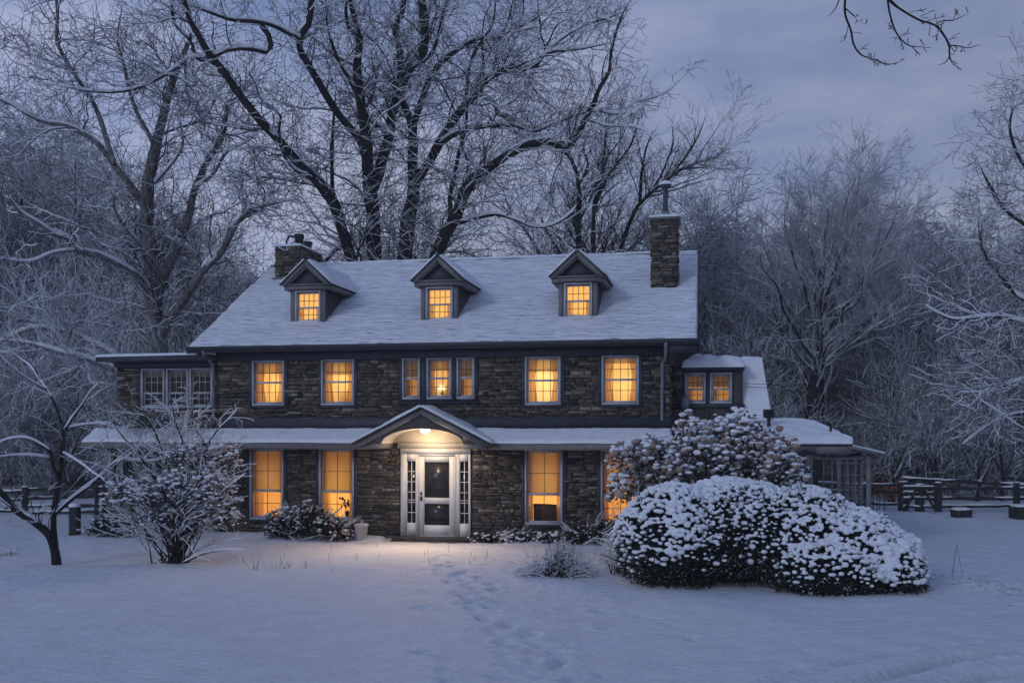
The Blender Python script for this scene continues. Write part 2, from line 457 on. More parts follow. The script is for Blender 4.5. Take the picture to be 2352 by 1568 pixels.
# the triple window sits in a boarded panel
hh.append((-.95 - UL, 3.42, 1.08 - UL, 4.6))
stones(mb, (UL, .02, 0), (1, 0, 0), (0, -1, 0), UR - UL, -.1, 2.26, hh, 3)
stones(mb, (UL, .02, 0), (1, 0, 0), (0, -1, 0), UR - UL, 3.02, 4.50, hh, 4)
mb.build('stone_facing', M['stone'], house); mb = MB()
stones(mb, (UR, .02, 0), (0, 1, 0), (1, 0, 0), 5.0, -.1, 4.75, [], 5)
mb.build('stone_facing', M['stone'], house)

# ---- trim: frieze, gutter, band above the skirt roof
mb = MB()
mb.box((UL - .02, -.05, 4.50), (UR + .03, .015, 4.76))               # frieze board
mb.box((-6.44, -.43, 4.74), (6.36, .012, 4.775))                      # soffit
mb.box((-6.46, -.47, 4.70), (6.39, -.434, 4.84))                    # fascia
mb.box((UL - .02, -.10, 2.755), (UR + .01, .013, 3.03))               # band
mb.box((5.60, -.42, 4.55), (6.36, -.05, 4.737))                      # boxed eave return
mb.build('eave_trim', M['dark_trim'], house)
mb = MB()
prof = [(0, 0), (-.03, .0), (-.09, .03), (-.10, .10), (-.075, .10), (-.07, .045), (-.02, .02), (0, .02)]
v = [(-6.46, -.472 + a, 4.745 + b) for a, b in prof] + [(6.39, -.472 + a, 4.745 + b) for a, b in prof]
n = len(prof)
mb.add(v, [tuple(range(n)), tuple(range(2 * n - 1, n - 1, -1))] + [(i, (i + 1) % n, n + (i + 1) % n, n + i) for i in range(n)])
mb.build('gutter', M['dark_trim'], house)
mb = MB()
mb.tube([(5.66, -.5, 4.76), (5.66, -.5, 4.62), (5.64, -.2, 4.42), (5.56, -.11, 4.30), (5.55, -.11, 2.95)], .035, 8)
mb.build('downspout', M['metal'], house, True)
mb = MB()
mb.tube([(-6.0, -.5, 4.76), (-6.0, -.46, 4.66), (-5.93, -.14, 4.42), (-5.92, -.11, 4.30), (-5.92, -.11, 2.9)], .035, 8)
mb.build('downspout', M['metal'], house, True)

# ---- main roof
RS0 = .582
def rz(w): return 4.82 + (w + .45) * RS0
DORM = [-3.66, -.10, 3.46]
def dorm_hole(c):
    m = np.zeros(len(c), bool)
    for d in DORM: m |= (np.abs(c[:, 0] - d) < .43) & (c[:, 1] > .80) & (c[:, 1] < 1.9)
    return m
mb = MB()
us = [-6.46, -4.09, -3.23, -.53, .33, 3.03, 3.89, 6.39]
ws = [-.45, .82, 1.8, 4.5]
for i in range(len(us) - 1):
    for j in range(3):
        if i in (1, 3, 5) and j == 1: continue
        u0, u1, w0, w1 = us[i], us[i + 1], ws[j], ws[j + 1]
        mb.hexa([(u0, w0, rz(w0) - .06), (u1, w0, rz(w0) - .06), (u1, w1, rz(w1) - .06), (u0, w1, rz(w1) - .06),
                 (u0, w0, rz(w0)), (u1, w0, rz(w0)), (u1, w1, rz(w1)), (u0, w1, rz(w1))])
zr = rz(4.5)
mb.hexa([(-6.46, 4.5, zr - .06), (6.39, 4.5, zr - .06), (6.39, 9.45, 4.76), (-6.46, 9.45, 4.76), (-6.46, 4.5, zr), (6.39, 4.5, zr), (6.39, 9.45, 4.82), (-6.46, 9.45, 4.82)])
mb.box((-6.44, 4.42, zr - .02), (6.37, 4.58, zr + .03))
mb.build('roof', M['shingle'], house)
mb = MB()    # rake boards
for u in (-6.475, 6.39):
    mb.hexa([(u, -.45, 4.66), (u + .015, -.45, 4.66), (u + .015, 4.5, zr - .2), (u, 4.5, zr - .2), (u, -.45, 4.83), (u + .015, -.45, 4.83), (u + .015, 4.5, zr + .01), (u, 4.5, zr + .01)])
mb.build('rake_board', M['dark_trim'], house)
mb = MB()
snow_patch(mb, (-6.44, -.47, rz(-.47)), (6.37, -.47, rz(-.47)), (6.37, 4.46, rz(4.46)), (-6.44, 4.46, rz(4.46)), .065, 11, 420, 150, dorm_hole, .8, .05, 2.2)
snow_patch(mb, (6.37, 9.4, 4.85), (-6.44, 9.4, 4.85), (-6.44, 4.56, zr), (6.37, 4.56, zr), .08, 12, 60, 20)
snow_patch(mb, (-6.44, 4.36, zr + .0), (6.37, 4.36, zr + .0), (6.37, 4.66, zr + .0), (-6.44, 4.66, zr + .0), .07, 13, 300, 8, None, .5)
mb.build('snow_cover', M['roof_snow'], house, True)

# ---- windows ---------------------------------------------------------------
def curtain_panel(mb, u0, u1, z0, z1, y, amp, folds, seed, tie=0.0):
    r = random.Random(seed); nu, nv = 44, 10
    ph = r.uniform(0, 6)
    s = np.linspace(0, 1, nu + 1); t = np.linspace(0, 1, nv + 1)
    S, T = np.meshgrid(s, t, indexing='ij')
    X = u0 + (u1 - u0) * S
    if tie: X = u0 + (u1 - u0) * S * (1 - tie * np.sin(pi * np.clip(1 - T, 0, 1)) ** 2) if tie > 0 else u1 - (u1 - u0) * (1 - S) * (1 + tie * np.sin(pi * (1 - T)) ** 2)
    W = y + amp * np.sin(ph + S * folds * 6.28 + .8 * np.sin(S * 9 + ph)) * (1 - .3 * T) + amp * .4 * np.sin(S * folds * 15 + T * 2)
    P = np.stack([X, W, z0 + (z1 - z0) * T], -1).reshape(-1, 3)
    idx = np.arange((nu + 1) * (nv + 1)).reshape(nu + 1, nv + 1)
    mb.add(P, np.stack([idx[:-1, :-1], idx[1:, :-1], idx[1:, 1:], idx[:-1, 1:]], -1).reshape(-1, 4))

def make_window(parent, r, kind, cols=4, rows=2, seed=1, y=0.0, wallm='lit_wall', depth=.7, sash_split=.5, trim=.055, as_sub=False, low_cols=None, glow=0):
    """double-hung window: casing, two sashes, muntins, glass, curtains and the lit room behind"""
    u0, z0, u1, z1 = r
    mb = MB()
    t = trim
    yo = y - .045; yi = y + .03
    mb.box((u0 - t * .35, yo, z0 - .05), (u1 + t * .35, yi, z0)); mb.box((u0 - t * .35, yo, z1), (u1 + t * .35, yi, z1 + t * .6))
    mb.box((u0 - t * .35, yo, z0), (u0 + t * .4, yi, z1)); mb.box((u1 - t * .4, yo, z0), (u1 + t * .35, yi, z1))
    a0, a1 = u0 + t * .4, u1 - t * .4
    zm = z0 + (z1 - z0) * sash_split
    s = .040
    for (za, zb, yy) in ((z0, zm + .018, y + .02), (zm - .018, z1, y + .045)):
        mb.box((a0, yy, za), (a0 + s, yy + .03, zb)); mb.box((a1 - s, yy, za), (a1, yy + .03, zb))
        mb.box((a0 + s, yy + .001, za), (a1 - s, yy + .029, za + s * 1.1)); mb.box((a0 + s, yy + .001, zb - s * 1.1), (a1 - s, yy + .029, zb))
    win = mb.build('window', M['frame'], parent)
    host = win if not as_sub else parent
    mt = MB()
    for (za, zb, yy, cc) in ((z0 + s, zm, y + .028, low_cols or cols), (zm, z1 - s, y + .053, cols)):
        for i in range(1, cc):
            x = a0 + s + (a1 - a0 - 2 * s) * i / cc
            mt.box((x - .007, yy, za), (x + .007, yy + .015, zb))
        for j in range(1, rows):
            zz = za + (zb - za) * j / rows
            mt.box((a0 + s, yy + .001, zz - .007), (a1 - s, yy + .014, zz + .007))
    mt.build('muntin', M['muntin'] if kind != 'dark' else M['frame'], host)
    pb = MB(); pb.add([(a0, y + .060, z0), (a1, y + .060, z0), (a1, y + .060, z1), (a0, y + .060, z1)], [(0, 1, 2, 3)])
    pb.build('pane', M['glass'], host)
    # the room
    rm = MB(); e = .12 if not as_sub else .04
    rm.add([(u0 - e, y + depth, z0 - .1), (u1 + e, y + depth, z0 - .1), (u1 + e, y + depth, z1 + .08), (u0 - e, y + depth, z1 + .08)], [(0, 1, 2, 3)])
    rm.build('back_wall', M[wallm if kind != 'dark' else 'dim_wall'], host)
    sd = MB(); yb = y + .30 if not as_sub else y + .07
    for (x, nx) in ((u0 - e, 0), (u1 + e, 0)):
        sd.add([(x, yb, z0 - .1), (x, y + depth, z0 - .1), (x, y + depth, z1 + .08), (x, yb, z1 + .08)], [(0, 1, 2, 3)])
    for z in (z0 - .1, z1 + .08):
        sd.add([(u0 - e, yb, z), (u1 + e, yb, z), (u1 + e, y + depth, z), (u0 - e, y + depth, z)], [(0, 1, 2, 3)])
    sd.build('side_wall', M['room_side' if kind != 'dark' else 'dim_wall'], host)
    if glow:
        l = bpy.data.lights.new('room_lamp', 'POINT'); l.energy = glow; l.shadow_soft_size = .07; l.color = (1, .62, .26)
        lo = bpy.data.objects.new('room_lamp', l); COL.objects.link(lo); lo.parent = house; g_ = random.Random(seed + 99)
        lo.location = (u0 + (u1 - u0) * g_.uniform(.25, .75), y + depth * .72, z0 + (z1 - z0) * (.30 if kind == 'shade' else g_.uniform(.35, .7)))
    w = a1 - a0; c = MB(); sh = MB(); fine = MB()
    yc = y + .12
    rr = random.Random(seed)
    if kind == 'curtains':
        curtain_panel(c, a0 - .01, a0 + w * rr.uniform(.26, .36), z0, z1, yc, .016, 3.2, seed, .25)
        curtain_panel(c, a1 - w * rr.uniform(.22, .32), a1 + .01, z0, z1, yc + .01, .016, 3.0, seed + 5, -.25)
        curtain_panel(fine, a0, a1, z0, z1, yc + .06, .01, 7, seed + 9)
        sh.box((a0, yc - .03, z1 - (z1 - z0) * rr.uniform(.10, .34)), (a1, yc - .027, z1))
        if rr.random() < .6: sh.box((a0 + w * rr.uniform(.4, .6), yc + .2, z0), (a0 + w * rr.uniform(.65, .8), yc + .22, z0 + (z1 - z0) * rr.uniform(.2, .45)))
    elif kind == 'dormer':
        curtain_panel(fine, a0, a1, z0, z1, y + .12, .01, 8, seed)
        curtain_panel(c, a0 - .01, a0 + w * .22, z0, zm, y + .09, .012, 3, seed + 2)
        curtain_panel(c, a1 - w * .2, a1 + .01, z0, zm, y + .09, .012, 3, seed + 3)
    elif kind == 'shade':
        sh.box((a0 + .01, yc - .02, zm - .05), (a1 - .01, yc - .016, z1))
        curtain_panel(c, a0 - .01, a0 + w * .16, z0, z1, yc + .03, .02, 2, seed)
        curtain_panel(c, a1 - w * .16, a1 + .01, z0, z1, yc + .03, .02, 2, seed + 3)
    elif kind == 'half':
        sh.box((a0 + .01, yc - .02, z1 - (z1 - z0) * .45), (a1 - .01, yc - .016, z1))
        curtain_panel(c, a0, a0 + w * .3, z0, zm, yc + .03, .012, 3, seed)
    elif kind == 'dark':
        sh.box((a0 + .01, y + .08, z1 - (z1 - z0) * .2), (a1 - .01, y + .084, z1))
    if c.v: c.build('curtain', M['curtain'], host, True)
    if fine.v: fine.build('sheer_curtain', M['sheer'], host, True)
    if sh.v: sh.build('roller_shade', M['shade'], host)
    return win

for i, r in enumerate(UP): make_window(house, r, 'curtains', 4, 2, 20 + i * 7, wallm=['lit_wall_b', 'lit_wall', 'lit_wall_c', 'lit_wall'][i], glow=4)
for i, r in enumerate(TRI): make_window(house, r, 'half' if i != 1 else 'curtains', 2 if i != 1 else 3, 2, 60 + i, wallm='lit_wall' if i == 1 else 'lit_wall_dim')
for i, r in enumerate(LO): make_window(house, r, 'shade', 2, 2, 80 + i * 3, wallm=['lit_wall_warm2', 'lit_wall_warm', 'lit_wall_warm', 'lit_wall_warm2'][i], depth=1.0, sash_split=.40, low_cols=2, glow=9)
mb = MB()      # dark shutters' edges / jamb boards beside the windows and triple-window panel
for (a, b, c, d) in UP + LO:
    mb.box((a - .105, -.028, b - .06), (a - .022, .018, d + .035)); mb.box((c + .022, -.028, b - .06), (c + .105, .018, d + .035))
    mb.box((a - .105, -.060, b - .105), (c + .105, .018, b - .062)); mb.build('window_casing', M['dark_trim'], house); mb = MB()
rect_wall(mb, -.95, 1.08, 3.42, 4.495, TRI, -.02, .038)
mb.box((-1.0, -.07, 3.385), (1.13, .018, 3.418))
mb.build('window_casing', M['dark_trim'], house)

# ---- dormers ----------------------------------------------------------------
def dormer(uc, seed):
    yf = .72; hw = .49; ze = 6.40; za = 7.13; ow = .69; zo = 6.50
    d = MB()
    wr = (r0, r1, r2, r3) = (uc - .335, 5.52, uc + .335, 6.34)
    rect_wall(d, uc - hw, uc + hw, 5.36, ze, [wr], yf, .06)
    for sx in (-1, 1):      # cheeks
        x0 = uc + sx * hw; x1 = x0 - sx * .05
        v = [(x0, yf + .062, 5.3), (x0, yf + .062, ze), (x0, 2.75, ze), (x1, yf + .062, 5.3), (x1, yf + .062, ze), (x1, 2.75, ze)]
        d.add(v, [(0, 1, 2), (5, 4, 3), (0, 3, 4, 1), (1, 4, 5, 2)])
    dm = d.build('dormer', M['siding'], house)
    t = MB()
    for sx in (-1, 1):      # pilasters
        x = uc + sx * (hw - .06)
        t.box((x - .055, yf - .03, 5.45), (x + .055, yf - .001, ze - .0))
    t.box((uc - hw - .06, yf - .06, 5.37), (uc + hw + .06, yf - .0012, 5.435))     # sill
    t.box((uc - .62, yf - .12, ze + .0), (uc + .62, yf - .0015, ze + .10))     # cornice
    t.box((uc - .66, yf - .16, ze + .102), (uc + .66, yf - .001, ze + .14))
    for sx in (-1, 1):      # raking mouldings
        for (o, th, yy0, yy1) in ((0, .085, -.20, -.02), (.085, .06, -.14, -.02)):
            a = (uc + sx * (ow - o * .9), zo - o * .0); b = (uc, za - o)
            c2 = (uc, za - o - th * 1.3); d2 = (uc + sx * (ow - o * .9 - th * 1.45), zo + .0)
            pr = [a, b, c2, d2]
            if sx > 0: pr = pr[::-1]
            t.prism(pr, yf + yy0, yf + yy1)
    t.build('pediment', M['grey_trim'], dm)
    g = MB(); g.prism([(uc - .55, ze + .14), (uc + .55, ze + .14), (uc, za - .12)], yf - .03, yf + .03)
    g.build('tympanum', M['dark_trim'], dm)
    rf = MB(); sn = MB()
    for sx in (-1, 1):
        wE = (zo - 4.82) / RS0 - .45; wR = (za - 4.82) / RS0 - .45
        e0 = np.array([uc + sx * (ow + .0), yf - .22, zo]); rd0 = np.array([uc, yf - .22, za])
        e1 = np.array([uc + sx * ow, wE + .15, zo]); rd1 = np.array([uc, wR + .1, za])
        n = np.array([sx * .7, 0, .7]) * .045
        q = [e0, rd0, rd1, e1]
        if sx > 0: q = q[::-1]
        rf.add([*q, *[p + n for p in q]], [(3, 2, 1, 0), (4, 5, 6, 7), (0, 1, 5, 4), (1, 2, 6, 5), (2, 3, 7, 6), (3, 0, 4, 7)])
        if sx > 0: snow_patch(sn, e0 + n, e1 + n, rd1 + n, rd0 + n, .07, seed, 40, 20, None, .4)
        else: snow_patch(sn, e1 + n, e0 + n, rd0 + n, rd1 + n, .07, seed, 40, 20, None, .4)
        fr = MB()
    rf.build('dormer_roof', M['shingle'], dm)
    sn.build('snow_cover', M['snow'], dm, True)
    et = MB()
    for sx in (-1, 1):
        x = uc + sx * (hw + .03); x2 = uc + sx * (ow - .02)
        et.box((min(x, x2), yf + .0, ze), (max(x, x2), 2.55, ze + .10))
    et.build('dormer_eave', M['grey_trim'], dm)
    make_window(dm, wr, 'dormer', 4, 2, seed, yf - .01, depth=.34, as_sub=True, wallm='lit_wall', trim=.06)
for i, d in enumerate(DORM): dormer(d, 40 + i * 11)

# ---- chimneys ----------------------------------------------------------------
def chimney(u0, u1, w0, w1, z0, z1, seed):
    c = MB(); c.box((u0 + .02, w0 + .02, z0), (u1 - .02, w1 - .02, z1))
    ch = c.build('chimney', M['mortar'], house)
    s = MB()
    stones(s, (u0 + .02, w0 + .02, 0), (1, 0, 0), (0, -1, 0), u1 - u0 - .04, z0, z1, [], seed, .04, .09, .1, .35)
    stones(s, (u1 - .02, w0 + .02, 0), (0, 1, 0), (1, 0, 0), w1 - w0 - .04, z0, z1, [], seed + 1, .04, .09, .1, .35)
    stones(s, (u0 + .02, w1 - .02, 0), (0, -1, 0), (-1, 0, 0), w1 - w0 - .04, z0, z1, [], seed + 2, .04, .09, .1, .35)
    s.build('stone_facing', M['stone'], ch)
    return ch
ch = chimney(5.18, 5.87, 2.13, 2.95, 6.0, 8.17, 31)
mb = MB(); mb.box((5.12, 2.07, 8.172), (5.93, 3.01, 8.23)); mb.build('chimney_cap', M['grey_trim'], ch)
mb = MB(); snow_patch(mb, (5.12, 2.07, 8.23), (5.93, 2.07, 8.23), (5.93, 3.01, 8.23), (5.12, 3.01, 8.23), .07, 3, 20, 20); mb.build('snow_cover', M['snow'], ch, True)
mb = MB(); mb.lathe([(.12, 0), (.10, .02), (.10, .17), (.12, .18)], (5.54, 2.5, 8.26), 14); mb.build('chimney_pot', M['clay'], ch, True)
mb = MB(); mb.lathe([(.066, 0), (.066, .66)], (5.54, 2.5, 8.4), 14); mb.lathe([(.08, .66), (.16, .72), (.16, .74)], (5.54, 2.5, 8.4), 14); mb.build('flue_pipe', M['dark_trim'], ch, True)
mb = MB(); mb.lathe([(.165, 0), (.17, .03), (.13, .08), (.05, .12), (.01, .13)], (5.54, 2.5, 9.14), 16); mb.build('snow_cap', M['snow'], ch, True)
ch = chimney(-5.88, -5.06, 3.5, 5.2, 6.4, 8.12, 35)
mb = MB(); mb.box((-5.93, 3.44, 7.14), (-5.0, 3.9, 7.20)); mb.build('chimney_ledge', M['grey_trim'], ch)
mb = MB(); snow_patch(mb, (-5.9, 3.48, 8.12), (-5.04, 3.48, 8.12), (-5.04, 5.22, 8.12), (-5.9, 5.22, 8.12), .08, 5, 20, 30); mb.build('snow_cover', M['snow'], ch, True)
for (u, w, h, rr) in ((-5.30, 3.95, .42, .12), (-5.25, 4.5, .30, .11)):
    mb = MB(); mb.lathe([(rr, 0), (rr, h * .7), (rr * 1.25, h * .75), (rr * 1.2, h), (rr * .8, h)], (u, w, 8.12), 14); mb.build('chimney_pot', M['iron'], ch, True)
mb = MB(); mb.tube([(-5.62, 3.8, 8.12), (-5.64, 3.8, 8.33), (-5.56, 3.8, 8.46), (-5.42, 3.85, 8.47)], .03, 8); mb.build('vent_pipe', M['iron'], ch, True)
# plain rendered flue on the left gable end, just showing beyond the rake
mb = MB(); mb.box((-7.0, 2.9, 4.2), (-6.52, 3.5, 6.22)); c2 = mb.build('chimney', M['grey_trim'], house)
c2['label'] = 'short plain grey chimney on the left gable end'
mb = MB(); snow_patch(mb, (-7.0, 2.9, 6.22), (-6.52, 2.9, 6.22), (-6.52, 3.5, 6.22), (-7.0, 3.5, 6.22), .05, 8, 12, 12); mb.build('snow_cover', M['snow'], c2, True)

# ---- skirt (pent) roof between the floors -------------------------------------
mb = MB(); sn = MB()
SK = [(-9.30, -1.47), (1.36, 9.75)]
def skirt(u0, u1, nn):
    mb.hexa([(u0, -.70, 2.36), (u1, -.70, 2.36), (u1, .012, 2.69), (u0, .012, 2.69), (u0, -.70, 2.42), (u1, -.70, 2.42), (u1, .012, 2.75), (u0, .012, 2.75)])
skirt(-9.30, -1.47, 0); skirt(1.36, 5.8, 0)
mb.build('skirt_roof', M['shingle'], house)
snow_patch(sn, (-9.30, -.72, 2.41), (-1.46, -.72, 2.41), (-1.1, -.10, 2.73), (-9.30, -.10, 2.73), .07, 21, 260, 24, None, .35, .02, 4)
snow_patch(sn, (1.35, -.72, 2.41), (5.8, -.72, 2.41), (5.8, -.10, 2.73), (1.0, -.10, 2.73), .07, 22, 160, 24, None, .35, .02, 4)
sn.build('snow_cover', M['snow'], house, True)
mb = MB()
for u0, u1 in ((-9.30, -1.47), (1.36, 9.0)):
    mb.box((u0, -.705, 2.26), (u1, -.665, 2.40)); mb.box((u0 + .01, -.664, 2.25), (u1 - .01, .012, 2.275))
mb.build('skirt_fascia', M['grey_trim'], house)

# ---- portico -------------------------------------------------------------------
PU, PF = -.08, -.98
mb = MB()
arcN = 22; ar = [(PU - 1.0 + 0, 2.42)]
arc = [(PU + 1.02 * cos(pi - pi * i / arcN), 2.40 + .36 * sin(pi * i / arcN)) for i in range(arcN + 1)]
face_top = [(PU - 1.52, 2.42), (PU, 3.19), (PU + 1.52, 2.42)]
# gable front with arched opening, thickness
def gable_front(m, y0, y1):
    pts_out = []
    for (x, z) in arc:
        zt = 3.19 - (abs(x - PU) / 1.52) * .77
        pts_out.append((x, zt))
    k = len(arc)
    v = []
    for y in (y0, y1):
        v += [(x, y, z) for x, z in arc] + [(x, y, z) for x, z in pts_out]
    f = []
    for i in range(k - 1):
        f += [(i, i + 1, k + i + 1, k + i), (2 * k + i, 3 * k + i, 3 * k + i + 1, 2 * k + i + 1), (i, 2 * k + i, 2 * k + i + 1, i + 1)]
    m.add(v, f)
    for sx in (-1, 1):
        tri = [(PU + sx * 1.02, 2.40), (PU + sx * 1.56, 2.40), (PU + sx * 1.02, 3.19 - 1.02 / 1.52 * .77)]
        m.prism(tri if sx > 0 else tri[::-1], y0, y1)
gable_front(mb, PF, PF + .06)
mb.box((PU - .006, PF - .008, 2.77), (PU + .006, PF + .0, 3.15))
po = mb.build('portico', M['dark_trim'], house)
mb = MB()    # barrel vault + end beams
for i in range(arcN):
    (x0, z0), (x1, z1) = arc[i], arc[i + 1]
    mb.add([(x0, PF + .062, z0), (x1, PF + .062, z1), (x1, .0, z1), (x0, .0, z0), (x0, PF + .062, z0 + .02), (x1, PF + .062, z1 + .02), (x1, 0, z1 + .02), (x0, 0, z0 + .02)],
           [(0, 1, 2, 3), (7, 6, 5, 4), (0, 4, 5, 1)])
mb.prism([*[(x, z) for x, z in arc]], -.035, -.015)
mb.box((-.98, -.035, 2.268), (.97, .0, 2.398))
mb.build('vault', M['cream'], po)
mb = MB()
for sx in (-1, 1):   # side beams
    x = PU + sx * 1.28
    mb.box((x - .26, PF + .003, 2.275), (x + .26, -.002, 2.395))
for sx in (-1, 1):
    pr = [(PU + sx * 1.70, 2.36), (PU, 3.22), (PU, 3.12), (PU + sx * 1.55, 2.34)]
    mb.prism(pr if sx < 0 else pr[::-1], PF - .05, PF - .002)
    pr = [(PU + sx * 1.60, 2.345), (PU, 3.155), (PU, 3.10), (PU + sx * 1.48, 2.345)]
    mb.prism(pr if sx < 0 else pr[::-1], PF - .075, PF - .051)
mb.build('portico_moulding', M['grey_trim'], po)
rf = MB(); sn = MB()
for sx in (-1, 1):
    e0 = np.array([PU + sx * 1.72, PF - .10, 2.38]); r0 = np.array([PU, PF - .10, 3.25]); r1 = np.array([PU, .0, 3.25]); e1 = np.array([PU + sx * 1.72, .0, 2.38])
    n = np.array([sx * .45, 0, .89]) * .035
    q = [e0, r0, r1, e1]
    if sx > 0: q = q[::-1]
    rf.add([*q, *[p + n for p in q]], [(3, 2, 1, 0), (4, 5, 6, 7), (0, 1, 5, 4), (1, 2, 6, 5), (2, 3, 7, 6), (3, 0, 4, 7)])
    if sx > 0: snow_patch(sn, e0 + n, e1 + n, r1 + n, r0 + n, .065, 71, 30, 50, None, .3)
    else: snow_patch(sn, e1 + n, e0 + n, r0 + n, r1 + n, .065, 72, 30, 50, None, .3)
snow_patch(sn, (PU - .12, PF - .1, 3.26), (PU + .12, PF - .1, 3.26), (PU + .12, 0, 3.26), (PU - .12, 0, 3.26), .06, 73, 10, 24)
rf.build('portico_roof', M['shingle'], po)
sn.build('snow_cover', M['snow'], po, True)
mb = MB(); mb.lathe([(.10, 0), (.12, -.02), (.11, -.05), (.07, -.085), (.01, -.10)], (PU + .03, PF + .20, 2.745), 16); mb.build('porch_light', M['bulb'], po, True)

# ---- door and sidelights ----------------------------------------------------------
mb = MB()
yd = -.03
rect_wall(mb, -.90, .89, .09, 2.14, [(-.44, .10, .50, 2.08), (-.735, .42, -.515, 1.95), (.62, .42, .84, 1.95)], yd, .10)
mb.box((-.90, yd - .02, 2.141), (.89, yd + .1, 2.262))
mb.box((-.46, yd - .02, .09), (-.44, yd - .0, 2.10)); mb.box((.50, yd - .02, .09), (.52, yd, 2.10))
mb.build('door_surround', M['white'], house)
mb = MB()
rect_wall(mb, -.432, .492, .10, 2.075, [(-.29, .37, .35, .90), (-.29, 1.05, .35, 1.93)], yd + .012, .045)
dr = mb.build('door', M['white'], house)
mb = MB(); mb.box((-.29, yd + .035, .37), (.35, yd + .04, .90)); mb.box((-.29, yd + .035, 1.05), (.35, yd + .04, 1.93)); mb.build('screen', M['screen'], dr)
mb = MB(); mb.box((-.385, yd - .02, 1.12), (-.345, yd + .011, 1.19)); mb.box((-.39, yd - .03, .97), (-.34, yd + .011, 1.08)); mb.build('handle', M['iron'], dr)
for (a, b) in ((-.735, -.515), (.62, .84)):
    mb = MB(); mb.box((a, yd + .06, .42), (b, yd + .065, 1.95)); sl = mb.build('sidelight', M['dark_glass'], house)
    mb = MB(); cxm = (a + b) / 2
    mb.box((cxm - .008, yd + .03, .42), (cxm + .008, yd + .05, 1.95))
    for j in range(1, 6):
        z = .42 + 1.53 * j / 6
        if j == 2: mb.box((a, yd + .031, z + .05), (b, yd + .049, z + .064))
        mb.box((a, yd + .031, z - .008), (b, yd + .049, z + .008))
    mb.build('muntin', M['white'], sl)
mb = MB(); mb.box((-1.0, -.62, -.25), (.98, .015, .03)); mb.box((-1.02, -.42, .032), (1.0, .013, .088)); mb.build('doorstep', M['stone'], house)

# ---- left wing: sunroom above, porch below ------------------------------------------
mb = MB(); rect_wall(mb, -8.75, UL - .002, 2.75, 4.50, SUN, .02, .25)
mb.box((-8.75, .272, -.1), (-8.5, 4.5, 4.5)); mb.box((-8.498, 1.6, -.1), (UL - .002, 1.8, 2.5)); mb.box((-8.498, 4.25, -.1), (UL - .002, 4.5, 4.5))
mb.build('wing_wall', M['mortar'], house)
mb = MB()
hh = [(a + 8.75 - .05, b - .06, c + 8.75 + .05, d + .06) for a, b, c, d in SUN]
stones(mb, (-8.75, .02, 0), (1, 0, 0), (0, -1, 0), 8.75 + UL, 2.76, 4.36, hh + [(.65, 3.28, 2.80, 4.38)], 51)
mb.build('stone_facing', M['stone'], house); mb = MB(); stones(mb, (-8.48, 1.6, 0), (1, 0, 0), (0, -1, 0), 2.6, -.1, 2.4, [], 52)
mb.build('stone_facing', M['stone'], house)
for i, r in enumerate(SUN): make_window(house, r, 'dark', 3, 2, 90 + i, wallm='dim_wall', depth=1.4, sash_split=.36)
mb = MB(); rect_wall(mb, -8.09, -5.96, 3.27, 4.38, SUN, -.015, .033); mb.box((-8.8, -.05, 4.37), (UL - .03, .014, 4.52))
mb.box((-9.07, -.45, 4.50), (-5.95, -.41, 4.64)); mb.box((-9.05, -.409, 4.521), (UL - .04, 4.6, 4.60)); mb.build('wing_eave', M['dark_trim'], house)
mb = MB(); snow_patch(mb, (-9.09, -.48, 4.625), (-6.20, -.48, 4.645), (-6.2, 4.5, 4.70), (-9.09, 4.5, 4.70), .075, 24, 120, 60, None, .2); mb.build('snow_cover', M['snow'], house, True)
for u in (-8.62, -7.62, -6.1):
    mb = MB(); mb.box((u - .085, -.5, -.1), (u + .085, -.33, 2.26)); mb.box((u - .11, -.52, 2.12), (u + .11, -.31, 2.20)); mb.box((u - .11, -.52, .0), (u + .11, -.31, .12))
    mb.build('porch_post', M['grey_trim'], house)

# ---- right wing ------------------------------------------------------------------------
RWW = [(6.08, 3.42, 6.55, 4.09), (6.69, 3.42, 7.18, 4.09)]
mb = MB(); rect_wall(mb, 5.735, 7.46, 2.7, 4.24, RWW, 1.0, .2)
mb.box((5.735, 1.202, -.1), (5.9, 6, 4.2)); mb.box((8.6, .4, -.1), (8.8, 6, 2.5)); mb.build('wing_wall', M['siding'], house)
mb = MB(); rect_wall(mb, 5.735, 8.8, -.1, 2.42, [], .02, .25); mb.build('wing_wall', M['mortar'], house)
mb = MB(); stones(mb, (5.74, .02, 0), (1, 0, 0), (0, -1, 0), 3.06, -.1, 2.24, [], 57); mb.build('stone_facing', M['stone'], house); mb = MB(); stones(mb, (5.74, 1.0, 0), (1, 0, 0), (0, -1, 0), .28, 2.9, 4.24, [], 58); mb.build('stone_facing', M['stone'], house)
for i, r in enumerate(RWW): make_window(house, r, 'half', 3, 2, 95 + i, y=.98, wallm='lit_wall_dim', depth=.6, sash_split=.46)
mb = MB(); mb.box((5.735, .86, 4.20), (7.50, 3.0, 4.26)); mb.box((5.735, .93, 3.28), (7.5, .998, 3.36)); mb.build('wing_eave', M['dark_trim'], house)
mb = MB()
mb.hexa([(7.40, .95, 2.95), (8.14, .95, 2.95), (8.14, 3.4, 2.95), (7.40, 3.4, 2.95), (7.40, 1.55, 4.46), (7.94, 1.55, 4.46), (7.94, 2.9, 4.46), (7.40, 2.9, 4.46)])
mb.build('mansard_roof', M['shingle'], house)
mb = MB()
snow_patch(mb, (7.42, .93, 2.98), (8.15, .93, 2.98), (7.95, 1.53, 4.48), (7.42, 1.53, 4.48), .04, 61, 40, 70, None, .3)
snow_patch(mb, (7.40, 1.5, 4.46), (7.96, 1.5, 4.46), (7.96, 2.9, 4.46), (7.40, 2.9, 4.46), .09, 62, 24, 40, None, .3)
